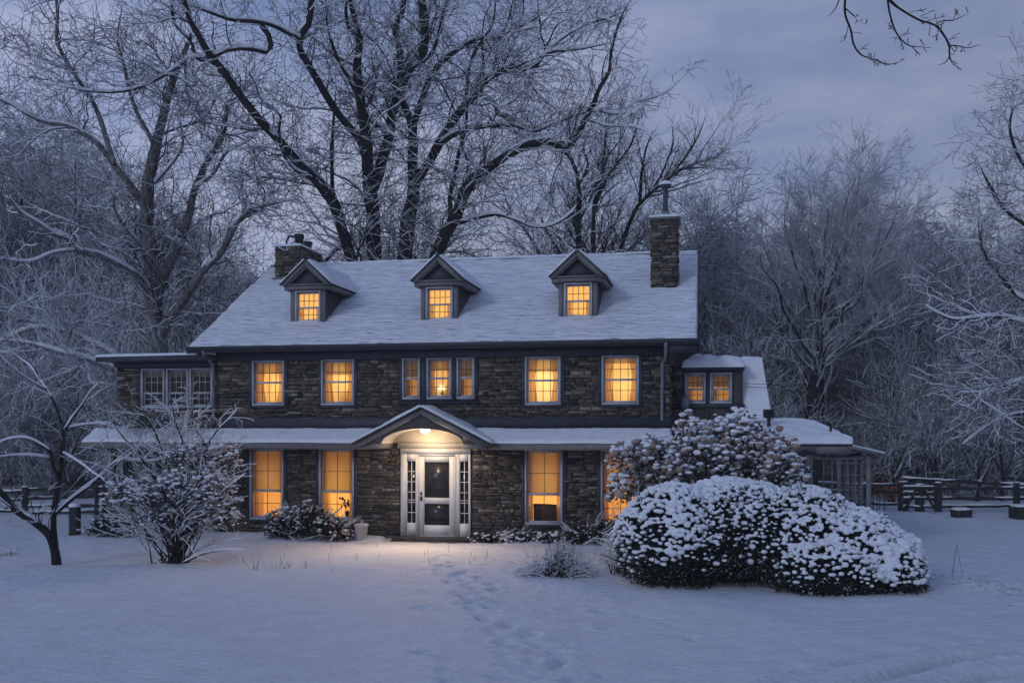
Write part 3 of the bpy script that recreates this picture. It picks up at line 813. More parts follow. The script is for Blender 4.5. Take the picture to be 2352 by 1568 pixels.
snow_patch(mb, (5.98, .80, 4.25), (7.50, .80, 4.25), (7.5, 2.9, 4.40), (5.98, 2.9, 4.40), .19, 63, 90, 70, None, .8, .04, 4)
mb.build('snow_cover', M['snow'], house, True)
# hipped porch roof
mb = MB(); sn = MB()
A, B, C_, D_ = (5.80, -.72, 2.42), (9.75, -.72, 2.42), (9.0, .95, 2.86), (5.80, .95, 2.86)
lift = lambda p, d: (p[0], p[1], p[2] + d)
mb.hexa([lift(A, -.05), lift(B, -.05), (9.75, 4.2, 2.37), (5.8, 4.2, 2.37), A, B, (9.75, 4.2, 2.42), (5.8, 4.2, 2.42)])
mb.add([A, B, C_, D_, (9.75, 4.2, 2.42), (9.0, 3.4, 2.86), (5.8, 3.4, 2.86)], [(0, 1, 2, 3), (1, 4, 5, 2), (3, 2, 5, 6)])
mb.build('porch_roof', M['shingle'], house)
snow_patch(sn, (5.8, -.74, 2.42), (9.78, -.74, 2.42), (9.02, .97, 2.87), (5.8, .97, 2.87), .13, 64, 160, 40, None, .35, .02, 3)
snow_patch(sn, (9.78, -.74, 2.42), (9.78, 4.2, 2.42), (9.0, 3.4, 2.87), (9.02, .95, 2.87), .13, 65, 60, 30, None, .35)
snow_patch(sn, (5.8, .93, 2.87), (9.05, .93, 2.87), (9.05, 3.4, 2.87), (5.8, 3.4, 2.87), .13, 66, 60, 30, None, .3)
sn.build('snow_cover', M['snow'], house, True)
mb = MB(); mb.box((9.0, -.705, 2.20), (9.76, -.66, 2.40)); mb.box((8.5, -.5, 2.17), (9.7, -.38, 2.36)); mb.box((9.72, -.66, 2.25), (9.76, 4.2, 2.38))
mb.hexa([(9.66, -.72, 2.33), (10.50, -.66, 2.14), (10.50, 3.6, 2.14), (9.66, 3.6, 2.33), (9.66, -.72, 2.39), (10.50, -.66, 2.19), (10.50, 3.6, 2.19), (9.66, 3.6, 2.39)])
mb.build('porch_eave', M['grey_trim'], house)
mb = MB(); snow_patch(mb, (9.70, -.72, 2.39), (10.49, -.67, 2.20), (10.49, 3.6, 2.20), (9.70, 3.6, 2.39), .035, 67, 20, 40); mb.build('snow_cover', M['snow'], house, True)
for (u, t) in ((8.86, .085), (10.14, .05)):
    mb = MB(); mb.box((u - t, -.44 - t, -.1), (u + t, -.44 + t, 2.2)); mb.build('porch_post', M['grey_trim'], house)
mb = MB()
for u in (9.18, 9.36, 9.54, 9.7, 9.86, 10.0): mb.box((u - .014, -.46, .1), (u + .014, -.43, 2.18))
for z in (.5, .95, 1.18, 1.45, 1.72, 1.98): mb.box((9.5, -.475, z - .012), (10.1, -.461, z + .012))
mb.build('trellis', M['grey_trim'], house)
mb = MB()
for z in (.55, 1.0, 1.25): mb.box((8.9, -.475, z - .02), (9.5, -.461, z + .02))
mb.build('porch_rail', M['grey_trim'], house)
for u in (9.5,):
    mb = MB(); mb.box((u - .035, -.475, -.1), (u + .035, -.41, 2.18)); mb.build('porch_post', M['grey_trim'], house)
mb = MB(); mb.box((8.95, -.478, 2.06), (10.14, -.405, 2.14)); mb.box((8.95, -.478, .42), (10.14, -.405, .50)); mb.box((10.11, -.38, 2.06), (10.17, 3.4, 2.14)); mb.box((10.11, -.38, .92), (10.17, 3.4, .98)); mb.build('porch_frame', M['grey_trim'], house)
for w in (.8, 2.1, 3.4):
    mb = MB(); mb.box((10.10, w - .04, -.1), (10.18, w + .04, 2.2)); mb.build('porch_post', M['grey_trim'], house)
for (u0, u1) in ((8.95, 9.465), (9.535, 10.09)):
    mb = MB()
    n1 = int((u1 - u0) / .05)
    for i in range(n1 + 1): x = u0 + (u1 - u0) * i / n1; mb.box((x - .0025, -.440, .5), (x + .0025, -.436, 2.06))
    for j in range(32): z = .5 + 1.56 * j / 31; mb.box((u0, -.4355, z - .0025), (u1, -.4320, z + .0025))
    mb.build('porch_screen', M['grey_trim'], house)
mb = MB(); mb.tube([(8.02, .2, 2.7), (8.02, .2, 3.02)], .045, 8); mb.lathe([(.05, 0), (.13, .02), (.13, .20), (.15, .21)], (8.02, .2, 3.0), 12); mb.build('roof_vent', M['iron'], house, True)
mb = MB(); mb.tube([(9.36, -.2, 2.55), (9.36, -.2, 2.80), (9.33, -.22, 2.88), (9.27, -.26, 2.88)], .03, 8); mb.build('vent_pipe', M['iron'], house, True)
mb = MB(); mb.box((5.98, .70, 3.26), (6.16, .97, 3.52)); mb.box((6.162, .72, 3.28), (6.18, .95, 3.60)); mb.build('window_fan_box', M['metal'], house)
for (z, s) in ((3.86, 0), (3.78, .03)):
    mb = MB(); mb.tube([(7.46, 1.02, z), (8.06, 1.1, z - .02), (12, 6, z - .35)], .006, 5); mb.build('cable', M['iron'], house)
# ================================================================== BRANCH GROWTH
def nrm(a): return a / np.maximum(np.linalg.norm(a, axis=-1, keepdims=True), 1e-9)

def resample(P, R, M_, rough, rng):
    """smooth a hand-laid limb: P (n,3) -> (M_,3) with a little wander"""
    P = np.asarray(P, float); R = np.asarray(R, float)
    d = np.concatenate([[0], np.cumsum(np.linalg.norm(np.diff(P, axis=0), axis=1))])
    t = np.linspace(0, d[-1], M_)
    # Catmull-Rom via hermite
    m = np.gradient(P, d, axis=0)
    i = np.clip(np.searchsorted(d, t, side='right') - 1, 0, len(d) - 2)
    h = (d[i + 1] - d[i])[:, None]; s = ((t - d[i]) / (d[i + 1] - d[i]))[:, None]
    Q = (2 * s ** 3 - 3 * s ** 2 + 1) * P[i] + (s ** 3 - 2 * s ** 2 + s) * h * m[i] + (-2 * s ** 3 + 3 * s ** 2) * P[i + 1] + (s ** 3 - s ** 2) * h * m[i + 1]
    r = np.interp(t, d, R)
    if rough:
        w = np.stack([wav(Q, rng.randint(9999), 3.0) for _ in range(3)], -1)
        Q = Q + w * rough * r[:, None]
    r = r * (1 + .10 * wav(Q, rng.randint(9999), 5.0))
    return Q, r

def spawn(rng, P, R, n, t0, t1, ang, ln, m, rr, trop, twist=.25, up=(0, 0, 1), lenpow=.4, cap=(.007, .015)):
    """n children on parents P (N,M,3), R (N,M)"""
    Nn, Mm, _ = P.shape
    Ls = np.linalg.norm(np.diff(P, axis=1), axis=2).sum(1)
    wgt = Ls * np.maximum(R.mean(1), 1e-4) ** .25
    par = rng.choice(Nn, n, p=wgt / wgt.sum())
    t = t0 + (t1 - t0) * rng.rand(n)
    x = t * (Mm - 1); i = np.minimum(x.astype(int), Mm - 2); f = (x - i)[:, None]
    p0 = P[par, i] * (1 - f) + P[par, i + 1] * f
    T = nrm(P[par, i + 1] - P[par, i])
    r0 = R[par, i] * (1 - f[:, 0]) + R[par, i + 1] * f[:, 0]
    rnd = rng.normal(size=(n, 3)); side = nrm(np.cross(T, rnd))
    a = np.radians(rng.uniform(*ang, n))[:, None]
    d = T * np.cos(a) + side * np.sin(a)
    d = nrm(d + np.array(up) * trop)
    length = rng.uniform(*ln, n) * (1.25 - t) ** lenpow * np.clip(Ls[par] / np.mean(Ls), .5, 1.4)
    rb = np.minimum(np.minimum(r0 * rng.uniform(*rr, n), r0 * .9), length * rng.uniform(*cap, n) + .0025)
    out = np.empty((n, m, 3)); out[:, 0] = p0
    st = (length / (m - 1))[:, None]
    bend = rng.normal(size=(n, 3)) * twist
    for k in range(1, m):
        d = nrm(d + bend / (m - 1) * 2 + rng.normal(size=(n, 3)) * twist * .55 + np.array(up) * trop * .35 / (m - 1))
        if k % 3 == 0: bend = -bend * rng.uniform(.4, 1.2, (n, 1)) + rng.normal(size=(n, 3)) * twist * .4
        out[:, k] = out[:, k - 1] + d * st
    tt = np.linspace(0, 1, m)[None, :]
    rad = rb[:, None] * (1 - .82 * tt)
    return out, rad

def snow_line(P, R, add=.006, k=5, hi=.90, seed=0, lump=.3):
    """snow lying along the top of limbs: swept ridge, none where the limb is steep"""
    T = np.zeros_like(P); T[:, 1:-1] = P[:, 2:] - P[:, :-2]; T[:, 0] = P[:, 1] - P[:, 0]; T[:, -1] = P[:, -1] - P[:, -2]
    T = nrm(T)
    h = np.clip((hi - np.abs(T[:, :, 2])) / .28, 0, 1)
    h = h * h * (3 - 2 * h)
    w = 1 + lump * wav(P, seed + 5, 6.0)
    rs = (R * .78 + add) * h * w
    keep = (rs.max(1) > add * .8)
    C = P + np.array([0, 0, 1.0]) * (R * .62 + add * .35)[..., None] * h[..., None]
    rs = np.maximum(rs, 1e-4)
    return tubes(C[keep], rs[keep], k)

def tree_obj(name, base, label, cat, group, limbs, grow, bark, twigm, rng, snow_add=.008, limb_pts=22, k0=8, snow=True, twig_k=3):
    """limbs: list of (pts,radii); grow: list of spawn kwargs by level"""
    base = np.array(base, float)
    root = empty(name, base, 0, label, cat, group)
    Ps, Rs = [], []
    for P, R in limbs:
        q, r = resample(P, R, limb_pts, .35, rng); Ps.append(q); Rs.append(r)
    P = np.stack(Ps) - base; R = np.stack(Rs)
    v, f = tubes(P, R, k0)
    mesh_obj('trunk', v, f, bark, root, True)
    levels = []
    cur = (P, R)
    allv, allf, n = [], [], 0
    for gi, g in enumerate(grow):
        g = dict(g); k = g.pop('k', twig_k); rmin = g.pop('rmin', .0035)
        ch = spawn(rng, cur[0], cur[1], **g)
        ch = (ch[0], np.maximum(ch[1], rmin))
        levels.append(ch); cur = ch
        v, f = tubes(ch[0], ch[1], k)
        allv.append(v); allf.append(f + n); n += len(v)
    mesh_obj('crown', np.concatenate(allv), np.concatenate(allf), twigm, root)
    if snow:
        sv, sf, n = [], [], 0
        for li, (p, r) in enumerate([(P, R)] + levels[:2]):
            v, f = snow_line(p, r, snow_add * (1 if li == 0 else .45 if li == 1 else .22), 6 if li == 0 else 4, seed=li)
            if len(v): sv.append(v); sf.append(f + n); n += len(v)
        mesh_obj('snow_cover', np.concatenate(sv), np.concatenate(sf), M['snow'], root, True)
    return root

def limb(pts, w0, w1, Y, dY=0.0, w_mid=None):
    """limb laid along picture points at distance Y..Y+dY; widths in picture pixels"""
    n = len(pts); out = []; R = []
    for i, (x, y) in enumerate(pts):
        t = i / (n - 1); YY = Y + dY * t
        out.append(ray(x, y, YY)); R.append((w0 + (w1 - w0) * t) / 2 / F * YY)
    if w1 <= 6: R[-1] *= .3
    return (out, R)

# ------------------------------------------------------------------ big dark trees behind the house
YA = 36.5
def down(x, y, w, Y): return ray(x, y, Y)
g_big = lambda n1, n2, n3, n4=None, l1=(1.6, 3.8): [
    dict(n=n1, t0=.25, t1=1.0, ang=(28, 70), ln=l1, m=16, rr=(.28, .55), trop=.20, twist=.36, k=5, rmin=.009, cap=(.006, .011)),
    dict(n=int(n2 * 1.15), t0=.12, t1=1.0, ang=(28, 75), ln=(.9, 2.3), m=11, rr=(.4, .7), trop=.10, twist=.40, k=4, rmin=.0065, cap=(.005, .010)),
    dict(n=int(n3 * 1.1), t0=.1, t1=1.0, ang=(25, 75), ln=(.45, 1.25), m=10, rr=(.5, .8), trop=.08, twist=.34, k=3, rmin=.0055, cap=(.004, .009)),
    dict(n=int((n4 or n3 * 2) * .55), t0=.15, t1=1.0, ang=(25, 65), ln=(.15, .5), m=6, rr=(.6, .9), trop=.06, twist=.30, k=3, rmin=.004)]
def ground_pt(x, Y): p = ray(x, HY, Y); p[2] = -.1; return p
def with_base(l, x, w, Y):
    p, r = l; return ([ground_pt(x, Y)] + p, [w * 1.25 / 2 / F * Y] + r)

rng = RS(101)
Y = YA
A = [with_base(limb([(861, 605), (858, 500), (851, 425), (843, 350), (836, 275), (827, 224), (821, 168), (824, 112), (829, 84), (813, 36), (796, -20)], 34, 11, Y, -1.5), 862, 34, Y),
     limb([(853, 440), (866, 410), (878, 378), (894, 308), (908, 238), (925, 196), (945, 154), (970, 120), (976, 56), (964, -20)], 26, 20, Y, 1.5),
     limb([(918, 215), (920, 140), (917, 112), (908, 70), (925, 22), (931, -20)], 15, 10, Y + .8, 1.8),
     limb([(846, 395), (836, 345), (779, 266), (740, 202), (709, 146), (687, 112), (687, 81), (709, 56), (721, -15)], 19, 14, Y, -3),
     limb([(687, 90), (670, 78), (628, 59), (586, 50), (533, 46), (474, 25), (440, 11), (400, -10)], 15, 5, Y - 2.6, -1.5),
     limb([(600, 60), (622, 98), (615, 118), (578, 112), (533, 112), (482, 129), (443, 129), (400, 158), (376, 174), (310, 205), (234, 212), (180, 205), (90, 190)], 13, 4, Y - 3.0, -2.0),
     limb([(897, 300), (852, 280), (835, 245), (800, 180), (770, 120), (752, 60), (748, -15)], 9, 6, Y, -2.5),
     limb([(830, 90), (800, 60), (795, 20), (800, -15)], 8, 6, Y - 1, -2),
     limb([(945, 154), (985, 130), (1010, 70), (1020, 20), (1040, -15)], 10, 6, Y + .8, 2)]
g = empty('x') if False else None
tree_obj('bare_tree', ground_pt(862, Y), 'tall dark tree behind the roof between left and centre dormers, long limb running far left', 'tree', 'big dark trees behind the house',
         A, g_big(150, 700, 2500, 4200), M['bark'], M['twig'], rng, .036)

rng = RS(102); Y = YA + .8
B = [with_base(limb([(930, 600), (934, 520), (950, 455), (946, 400), (945, 364), (948, 308), (938, 262), (922, 224), (905, 190)], 36, 12, Y, -.3), 931, 36, Y),
     limb([(947, 330), (950, 290), (973, 218), (987, 182), (1003, 157), (1036, 123), (1067, 104), (1115, 84), (1148, 90), (1179, 67), (1221, 48), (1249, 25), (1286, -5)], 17, 6, Y, 2.5),
     limb([(950, 450), (958, 420), (989, 370), (1011, 322), (1036, 280), (1070, 241), (1098, 213), (1120, 182), (1154, 163), (1179, 151), (1210, 160), (1232, 151), (1252, 123), (1291, 115), (1328, 112), (1400, 100)], 24, 6, Y, -2.5),
     limb([(1008, 335), (1039, 311), (1081, 297), (1132, 289), (1188, 289), (1221, 303), (1260, 290), (1330, 262), (1400, 250)], 13, 5, Y - .5, -2.5),
     limb([(1098, 215), (1115, 225), (1138, 245), (1140, 260), (1178, 272), (1210, 300), (1215, 318)], 9, 5, Y - 1, 1.5),
     limb([(1070, 241), (1074, 180), (1090, 120), (1130, 60), (1140, -10)], 9, 5, Y - .6, 2),
     limb([(1252, 123), (1290, 90), (1340, 60), (1400, 40), (1450, 20)], 6, 4, Y - 2, -1),
     limb([(1148, 90), (1170, 40), (1180, -15)], 6, 4, Y + 1.6, 1)]
tree_obj('bare_tree', ground_pt(931, Y), 'broad dark tree behind the ridge just left of the centre dormer, limbs sweeping up right', 'tree', 'big dark trees behind the house',
         B, g_big(160, 760, 2700, 4400), M['bark'], M['twig'], rng, .036)

rng = RS(103); Y = YA - 1.2
Cc = [with_base(limb([(812, 604), (790, 540), (766, 462), (745, 432), (698, 387), (656, 345), (623, 303), (578, 258), (553, 219), (533, 185), (496, 148), (474, 112), (449, 70), (429, 34), (418, -15)], 27, 12, Y, -3.5), 818, 28, Y),
      limb([(768, 470), (764, 430), (762, 350), (766, 280), (772, 200)], 11, 5, Y, 2),
      limb([(660, 348), (640, 300), (645, 270), (600, 230), (585, 190), (560, 150)], 7, 3, Y - 1.5, 1.5),
      limb([(745, 432), (720, 405), (690, 398), (660, 370), (640, 320), (620, 290)], 8, 4, Y - .6, -1.5),
      limb([(496, 148), (450, 130), (440, 100), (400, 50), (398, 0), (420, -20)], 8, 6, Y - 2.5, -1),
      limb([(795, 560), (760, 585), (740, 610)], 9, 8, Y, .6)]
tree_obj('bare_tree', ground_pt(818, Y), 'dark tree leaning far left from behind the left dormer, single trunk crossing the sky', 'tree', 'big dark trees behind the house',
         Cc, g_big(90, 430, 1500, 2600), M['bark'], M['twig'], rng, .036)

rng = RS(104); Y = YA - 2.0
D = [with_base(limb([(1003, 592), (1020, 545), (1045, 500), (1062, 455), (1090, 406), (1132, 373), (1179, 345), (1221, 328), (1255, 322), (1283, 331), (1305, 348)], 28, 19, Y, -1.0), 990, 30, Y),
     limb([(1301, 350), (1312, 330), (1328, 308), (1347, 266), (1364, 238), (1378, 202), (1398, 168), (1404, 118), (1420, 60), (1440, 10)], 16, 5, Y - 1.0, -1.5),
     limb([(1052, 512), (1070, 506), (1095, 500), (1149, 493), (1185, 504), (1232, 522), (1275, 515), (1315, 486), (1340, 440)], 11, 4, Y, -2.5),
     limb([(1030, 520), (1036, 490), (1034, 468), (1041, 414), (1055, 353), (1070, 288), (1073, 245), (1085, 200)], 13, 6, Y, 2),
     limb([(1378, 255), (1420, 262), (1460, 235), (1500, 225), (1540, 205), (1560, 185)], 6, 3, Y - 1.4, 1),
     limb([(1345, 275), (1400, 290), (1440, 290), (1480, 300), (1510, 330)], 6, 3, Y - 1.4, -1)]
tree_obj('bare_tree', ground_pt(990, Y), 'leaning dark tree whose thick snow-laden limb arches over the right half of the roof', 'tree', 'big dark trees behind the house',
         D, g_big(100, 480, 1700, 2900), M['bark'], M['twig'], rng, .036)

# slim stems between the big trees and the right chimney
def slim(pts, w0, w1, Y, dY, label, extra=(), n=(60, 320, 1300), seed=1, mats=('bark', 'twig')):
    rng = RS(seed)
    l = [with_base(limb(pts, w0, w1, Y, dY), pts[0][0], w0, Y)] + [limb(*e) for e in extra]
    return tree_obj('slender_tree', ground_pt(pts[0][0], Y), label, 'tree', 'slender trees behind the right half of the roof', l,
             [dict(n=n[0], t0=.3, t1=1.0, ang=(25, 60), ln=(1.2, 3.4), m=12, rr=(.3, .6), trop=.30, twist=.2, k=4),
              dict(n=n[1], t0=.12, t1=1.0, ang=(25, 60), ln=(.6, 1.6), m=8, rr=(.4, .7), trop=.22, twist=.2, k=3),
              dict(n=n[2], t0=.1, t1=1.0, ang=(20, 60), ln=(.3, .8), m=5, rr=(.5, .8), trop=.15, twist=.22, k=3),
              dict(n=n[2] * 2, t0=.1, t1=1.0, ang=(20, 60), ln=(.12, .4), m=4, rr=(.6, .9), trop=.1, twist=.22, k=3)], M[mats[0]], M[mats[1]], rng)
slim([(1330, 590), (1329, 486), (1329, 425), (1315, 370), (1290, 340)], 13, 7, 39, 1, 'slender upright dark tree behind the right dormer', [([(1329, 425), (1350, 380), (1340, 340), (1350, 300)], 6, 4, 39.5, 1)], seed=11)
slim([(1366, 590), (1365, 468), (1379, 414), (1390, 324), (1394, 270)], 12, 5, 41, 1, 'slender dark tree standing just right of the right dormer, upright with a fine crown', [([(1366, 470), (1400, 400), (1450, 330), (1470, 260)], 7, 4, 41.2, 1)], seed=12)
slim([(1420, 590), (1440, 530), (1469, 468), (1509, 432), (1545, 400), (1595, 374), (1650, 362)], 12, 5, 38, -1, 'slender tree slanting right behind the tall chimney and its flue', [([(1469, 468), (1475, 400), (1485, 340), (1500, 300)], 8, 4, 38, 1), ([(1509, 430), (1560, 380), (1600, 320), (1620, 270)], 7, 3, 38, 1.5), ([(1480, 460), (1520, 400), (1545, 330), (1545, 290)], 6, 3, 38, 2)], (90, 480, 1900), seed=13)
slim([(1245, 600), (1215, 540), (1180, 500), (1140, 460)], 8, 4, 40, 2, 'thin pale tree behind the roof between the centre and right dormers', [([(1290, 590), (1250, 520), (1235, 480)], 7, 3, 40, 1)], (70, 380, 1500), seed=14, mats=('bark', 'frosted_twig'))

# ------------------------------------------------------------------ pale-barked tree behind the left wing
rng = RS(105); Y = 33.0
Fm = [with_base(limb([(362, 805), (351, 722), (353, 650), (340, 578), (335, 500), (345, 396), (356, 342), (371, 288), (382, 230), (400, 180), (418, 137), (440, 80)], 42, 9, Y, 2), 364, 48, Y),
      limb([(358, 345), (338, 306), (310, 245), (295, 202), (285, 150), (270, 90), (280, 20)], 11, 5, Y + .8, 2),
      limb([(340, 500), (306, 432), (263, 378), (216, 324), (162, 292), (90, 277), (36, 245), (-20, 220)], 17, 7, Y, -2.5),
      limb([(263, 378), (250, 340), (230, 274), (202, 216), (173, 173), (133, 97), (133, 36), (128, -15)], 12, 7, Y - 1.2, 1),
      limb([(372, 780), (378, 744), (425, 686), (468, 621), (511, 574), (533, 535), (554, 499), (590, 477), (612, 470), (684, 457)], 24, 6, Y, -2.5),
      limb([(518, 560), (530, 520), (551, 504), (600, 480)], 7, 4, Y - 1.5, 1.5),
      limb([(360, 700), (382, 614), (407, 560), (432, 499), (450, 430), (468, 385), (504, 324), (518, 270), (522, 245)], 24, 9, Y + .3, 2.5),
      limb([(450, 430), (490, 400), (520, 350), (560, 330), (600, 300)], 8, 4, Y + 1.2, -1),
      limb([(344, 662), (306, 628), (263, 603), (223, 585), (173, 574), (158, 549), (126, 538), (94, 517), (47, 488), (20, 455)], 18, 8, Y, -3),
      limb([(170, 574), (120, 582), (70, 600), (20, 595)], 7, 4, Y - 1.6, -1),
      limb([(352, 640), (330, 590), (320, 560), (285, 520), (262, 480), (262, 440)], 9, 5, Y - .4, -1.6),
      limb([(356, 420), (390, 380), (420, 330), (410, 270)], 8, 4, Y + .5, -1)]
tree_obj('pale_barked_tree', ground_pt(364, Y), 'massive pale-barked tree rising behind the left wing, smooth grey trunk and crooked snow-lined limbs', 'tree', None,
         Fm, g_big(150, 800, 3000, 5200, (1.4, 3.6)), M['pale_bark'], M['twig'], rng, .034)
rng = RS(106); Y = 28.5
Gm = [with_base(limb([(330, 985), (300, 900), (270, 852), (223, 834), (180, 819), (126, 805), (72, 790), (10, 783), (-60, 800)], 18, 8, Y, -.5), 345, 20, Y),
      limb([(300, 900), (285, 840), (252, 808), (209, 787), (162, 762), (119, 754), (72, 754), (29, 772), (-10, 792)], 16, 8, Y + .5, 1),
      limb([(160, 762), (180, 740), (215, 742), (260, 750)], 6, 4, Y + .8, .5)]
tree_obj('snowy_tree', ground_pt(345, Y), 'low tree behind the left wing with two thick snowy limbs arching left', 'tree', None,
         Gm, g_big(60, 300, 1200, 2400, (1.0, 2.4)), M['pale_bark'], M['frosted_twig'], rng, .02)

# ------------------------------------------------------------------ small crooked tree on the lawn, left
rng = RS(107); Y = 19.6
Hm = [limb([(130, 1303), (124, 1262), (112, 1228), (74, 1194), (40, 1174), (17, 1147), (-15, 1110)], 22, 11, Y, -.5),
      limb([(128, 1270), (124, 1200), (126, 1168), (133, 1124), (138, 1090), (143, 1040), (146, 986)], 15, 9, Y, .3),
      limb([(128, 1180), (148, 1161), (178, 1137), (208, 1114), (235, 1090), (255, 1070), (275, 1058), (296, 1057), (329, 1060), (370, 1056), (420, 1040)], 11, 4, Y + .1, 1.2),
      limb([(134, 1096), (121, 1070), (113, 1036), (91, 1020), (60, 1006), (20, 1008), (-15, 1020)], 9, 3, Y + .15, -.8),
      limb([(113, 1050), (77, 1045), (27, 1045), (-15, 1050)], 5, 2, Y, -1),
      limb([(146, 985), (138, 959), (124, 922), (108, 895), (87, 865), (67, 838), (44, 821)], 7, 2, Y + .3, .8),
      limb([(150, 985), (168, 956), (188, 929), (208, 899), (225, 880)], 6, 2, Y + .3, -.8),
      limb([(148, 984), (188, 976), (235, 974), (262, 981), (290, 984)], 6, 2, Y + .3, .6),
      limb([(146, 1040), (165, 1050), (190, 1066), (215, 1085), (240, 1100)], 4, 1.5, Y + .2, -.6),
      limb([(108, 895), (80, 880), (50, 860), (0, 815)], 4, 2, Y + .6, -.6)]
for i in range(len(Hm)):
    pass
gH = [dict(n=46, t0=.3, t1=1.0, ang=(25, 65), ln=(.5, 1.3), m=10, rr=(.3, .55), trop=.3, twist=.22, k=4),
      dict(n=130, t0=.15, t1=1.0, ang=(25, 65), ln=(.25, .7), m=7, rr=(.45, .75), trop=.2, twist=.22, k=3),
      dict(n=260, t0=.2, t1=1.0, ang=(25, 60), ln=(.1, .3), m=4, rr=(.6, .9), trop=.15, twist=.2, k=3)]
tree_obj('small_bare_tree', ray(130, 1303, Y), 'small crooked bare tree on the front lawn at far left, forked trunk', 'tree', None, Hm, gH, M['bark'], M['twig'], rng, .012)

# ------------------------------------------------------------------ branches hanging in from above, top right
rng = RS(108); Y = 9.0
Om = [limb([(1944, -30), (1942, 36), (1955, 72), (1959, 97), (1973, 122), (2009, 137), (2038, 148), (2060, 145)], 6, 2.5, Y, .3),
      limb([(2035, -30), (2045, 36), (2059, 76), (2081, 101), (2103, 108), (2128, 104)], 5, 1.6, Y, .4),
      limb([(2020, -30), (2045, 2), (2077, 25), (2117, 47), (2146, 56), (2167, 79), (2180, 104), (2182, 133), (2190, 150)], 8, 3, Y, -.4),
      limb([(2146, 56), (2165, 48), (2189, 47), (2215, 35), (2232, 25)], 4, 1.6, Y - .2, .3),
      limb([(2182, 104), (2205, 106), (2225, 110), (2245, 104), (2265, 104)], 4, 1.6, Y - .3, -.3),
      limb([(1942, 20), (1965, 40), (1972, 48), (2000, 60)], 3, 1.4, Y, -.2), limb([(1935, -20), (1915, 25), (1897, 42)], 3, 1.5, Y, .2),
      limb([(2182, 130), (2170, 145), (2150, 150)], 3, 1.5, Y, .2)]
tree_obj('overhanging_branch', ray(2020, -60, Y), 'thin dark leafless twigs hanging into the sky from above at top right', 'branch', None, Om,
         [dict(n=62, t0=.3, t1=1.0, ang=(30, 70), ln=(.05, .14), m=6, rr=(.5, .75), trop=.15, twist=.15, k=4),
          dict(n=90, t0=.3, t1=1.0, ang=(30, 60), ln=(.02, .06), m=4, rr=(.6, .9), trop=.15, twist=.15, k=3)], M['bark'], M['bark'], rng, .002)

# ------------------------------------------------------------------ vase-shaped tree, right
def fan_tree(name, xb, yb, Y, cpx, rpx, w, label, seed, nl, n, bark='bark', tw='frosted_twig'):
    """one trunk; limbs rise out of it, go outward then bend up to fill a rounded crown"""
    rng = RS(seed); mpp = Y / F
    c = ray(cpx[0], cpx[1], Y); rx, rz = rpx[0] * mpp, rpx[1] * mpp
    top = ray(xb + 6, yb - 250, Y)
    l = [([ground_pt(xb, Y), ray(xb, yb, Y), ray(xb + 3, yb - 70, Y), ray(xb + 14, yb - 150, Y), ray(xb + 2, yb - 260, Y + .2), ray(xb + 20, yb - 370, Y), ray(xb + 34, yb - 480, Y)], [w * .62 * mpp, w * .5 * mpp, w * .42 * mpp, w * .26 * mpp, w * .18 * mpp, w * .12 * mpp, .02])]
    for i in range(nl):
        ga = i * 2.39996 + rng.uniform(-.3, .3); q = (i + .5) / nl
        el = math.asin(1 - 1.42 * q)                       # from the crown's top down past its equator
        tip = c + np.array([cos(ga) * cos(el) * rx, sin(ga) * cos(el) * rx * .9, sin(el) * rz]) * rng.uniform(.66, .86)
        ts = np.clip(.20 + .50 * (1 - q) + rng.uniform(-.1, .12), .16, .8)
        p0 = ray(xb + 4, yb - 40 - 300 * ts, Y); d = tip - p0
        ctl = p0 + d * np.array([.66, .66, .34])
        t = np.linspace(0, 1, 7)[:, None]
        pts = p0 * (1 - t) ** 2 + 2 * ctl * t * (1 - t) + tip * t ** 2 + rng.normal(size=(7, 3)) * .16 * t
        L_ = np.linalg.norm(d)
        l.append((list(pts), list(np.linspace(.0125 * L_ + .012, .010, 7))))
    return tree_obj(name, ground_pt(xb, Y), label, 'tree', None, l,
        [dict(n=n[0], t0=.30, t1=1.0, ang=(14, 40), ln=(1.5, 3.6), m=13, rr=(.45, .75), trop=.14, twist=.26, k=4, rmin=.010, cap=(.006, .012)),
         dict(n=n[1], t0=.15, t1=1.0, ang=(14, 46), ln=(.5, 1.4), m=8, rr=(.45, .75), trop=.16, twist=.20, k=3, rmin=.007, cap=(.005, .010)),
         dict(n=n[2], t0=.15, t1=1.0, ang=(15, 48), ln=(.35, 1.0), m=6, rr=(.5, .8), trop=.12, twist=.22, k=3, rmin=.006),
         dict(n=int(n[2] * 1.6), t0=.15, t1=1.0, ang=(15, 50), ln=(.2, .55), m=4, rr=(.6, .9), trop=.1, twist=.2, k=3, rmin=.005)], M[bark], M[tw], rng, .010)
fan_tree('vase_shaped_tree', 1872, 965, 40, (1925, 605), (245, 305), 42,
         'wide vase-shaped bare tree right of the house, dark limbs fanning into a rounded crown', 201, 21, (340, 1900, 6600))
rng = RS(203); Y = 31.0
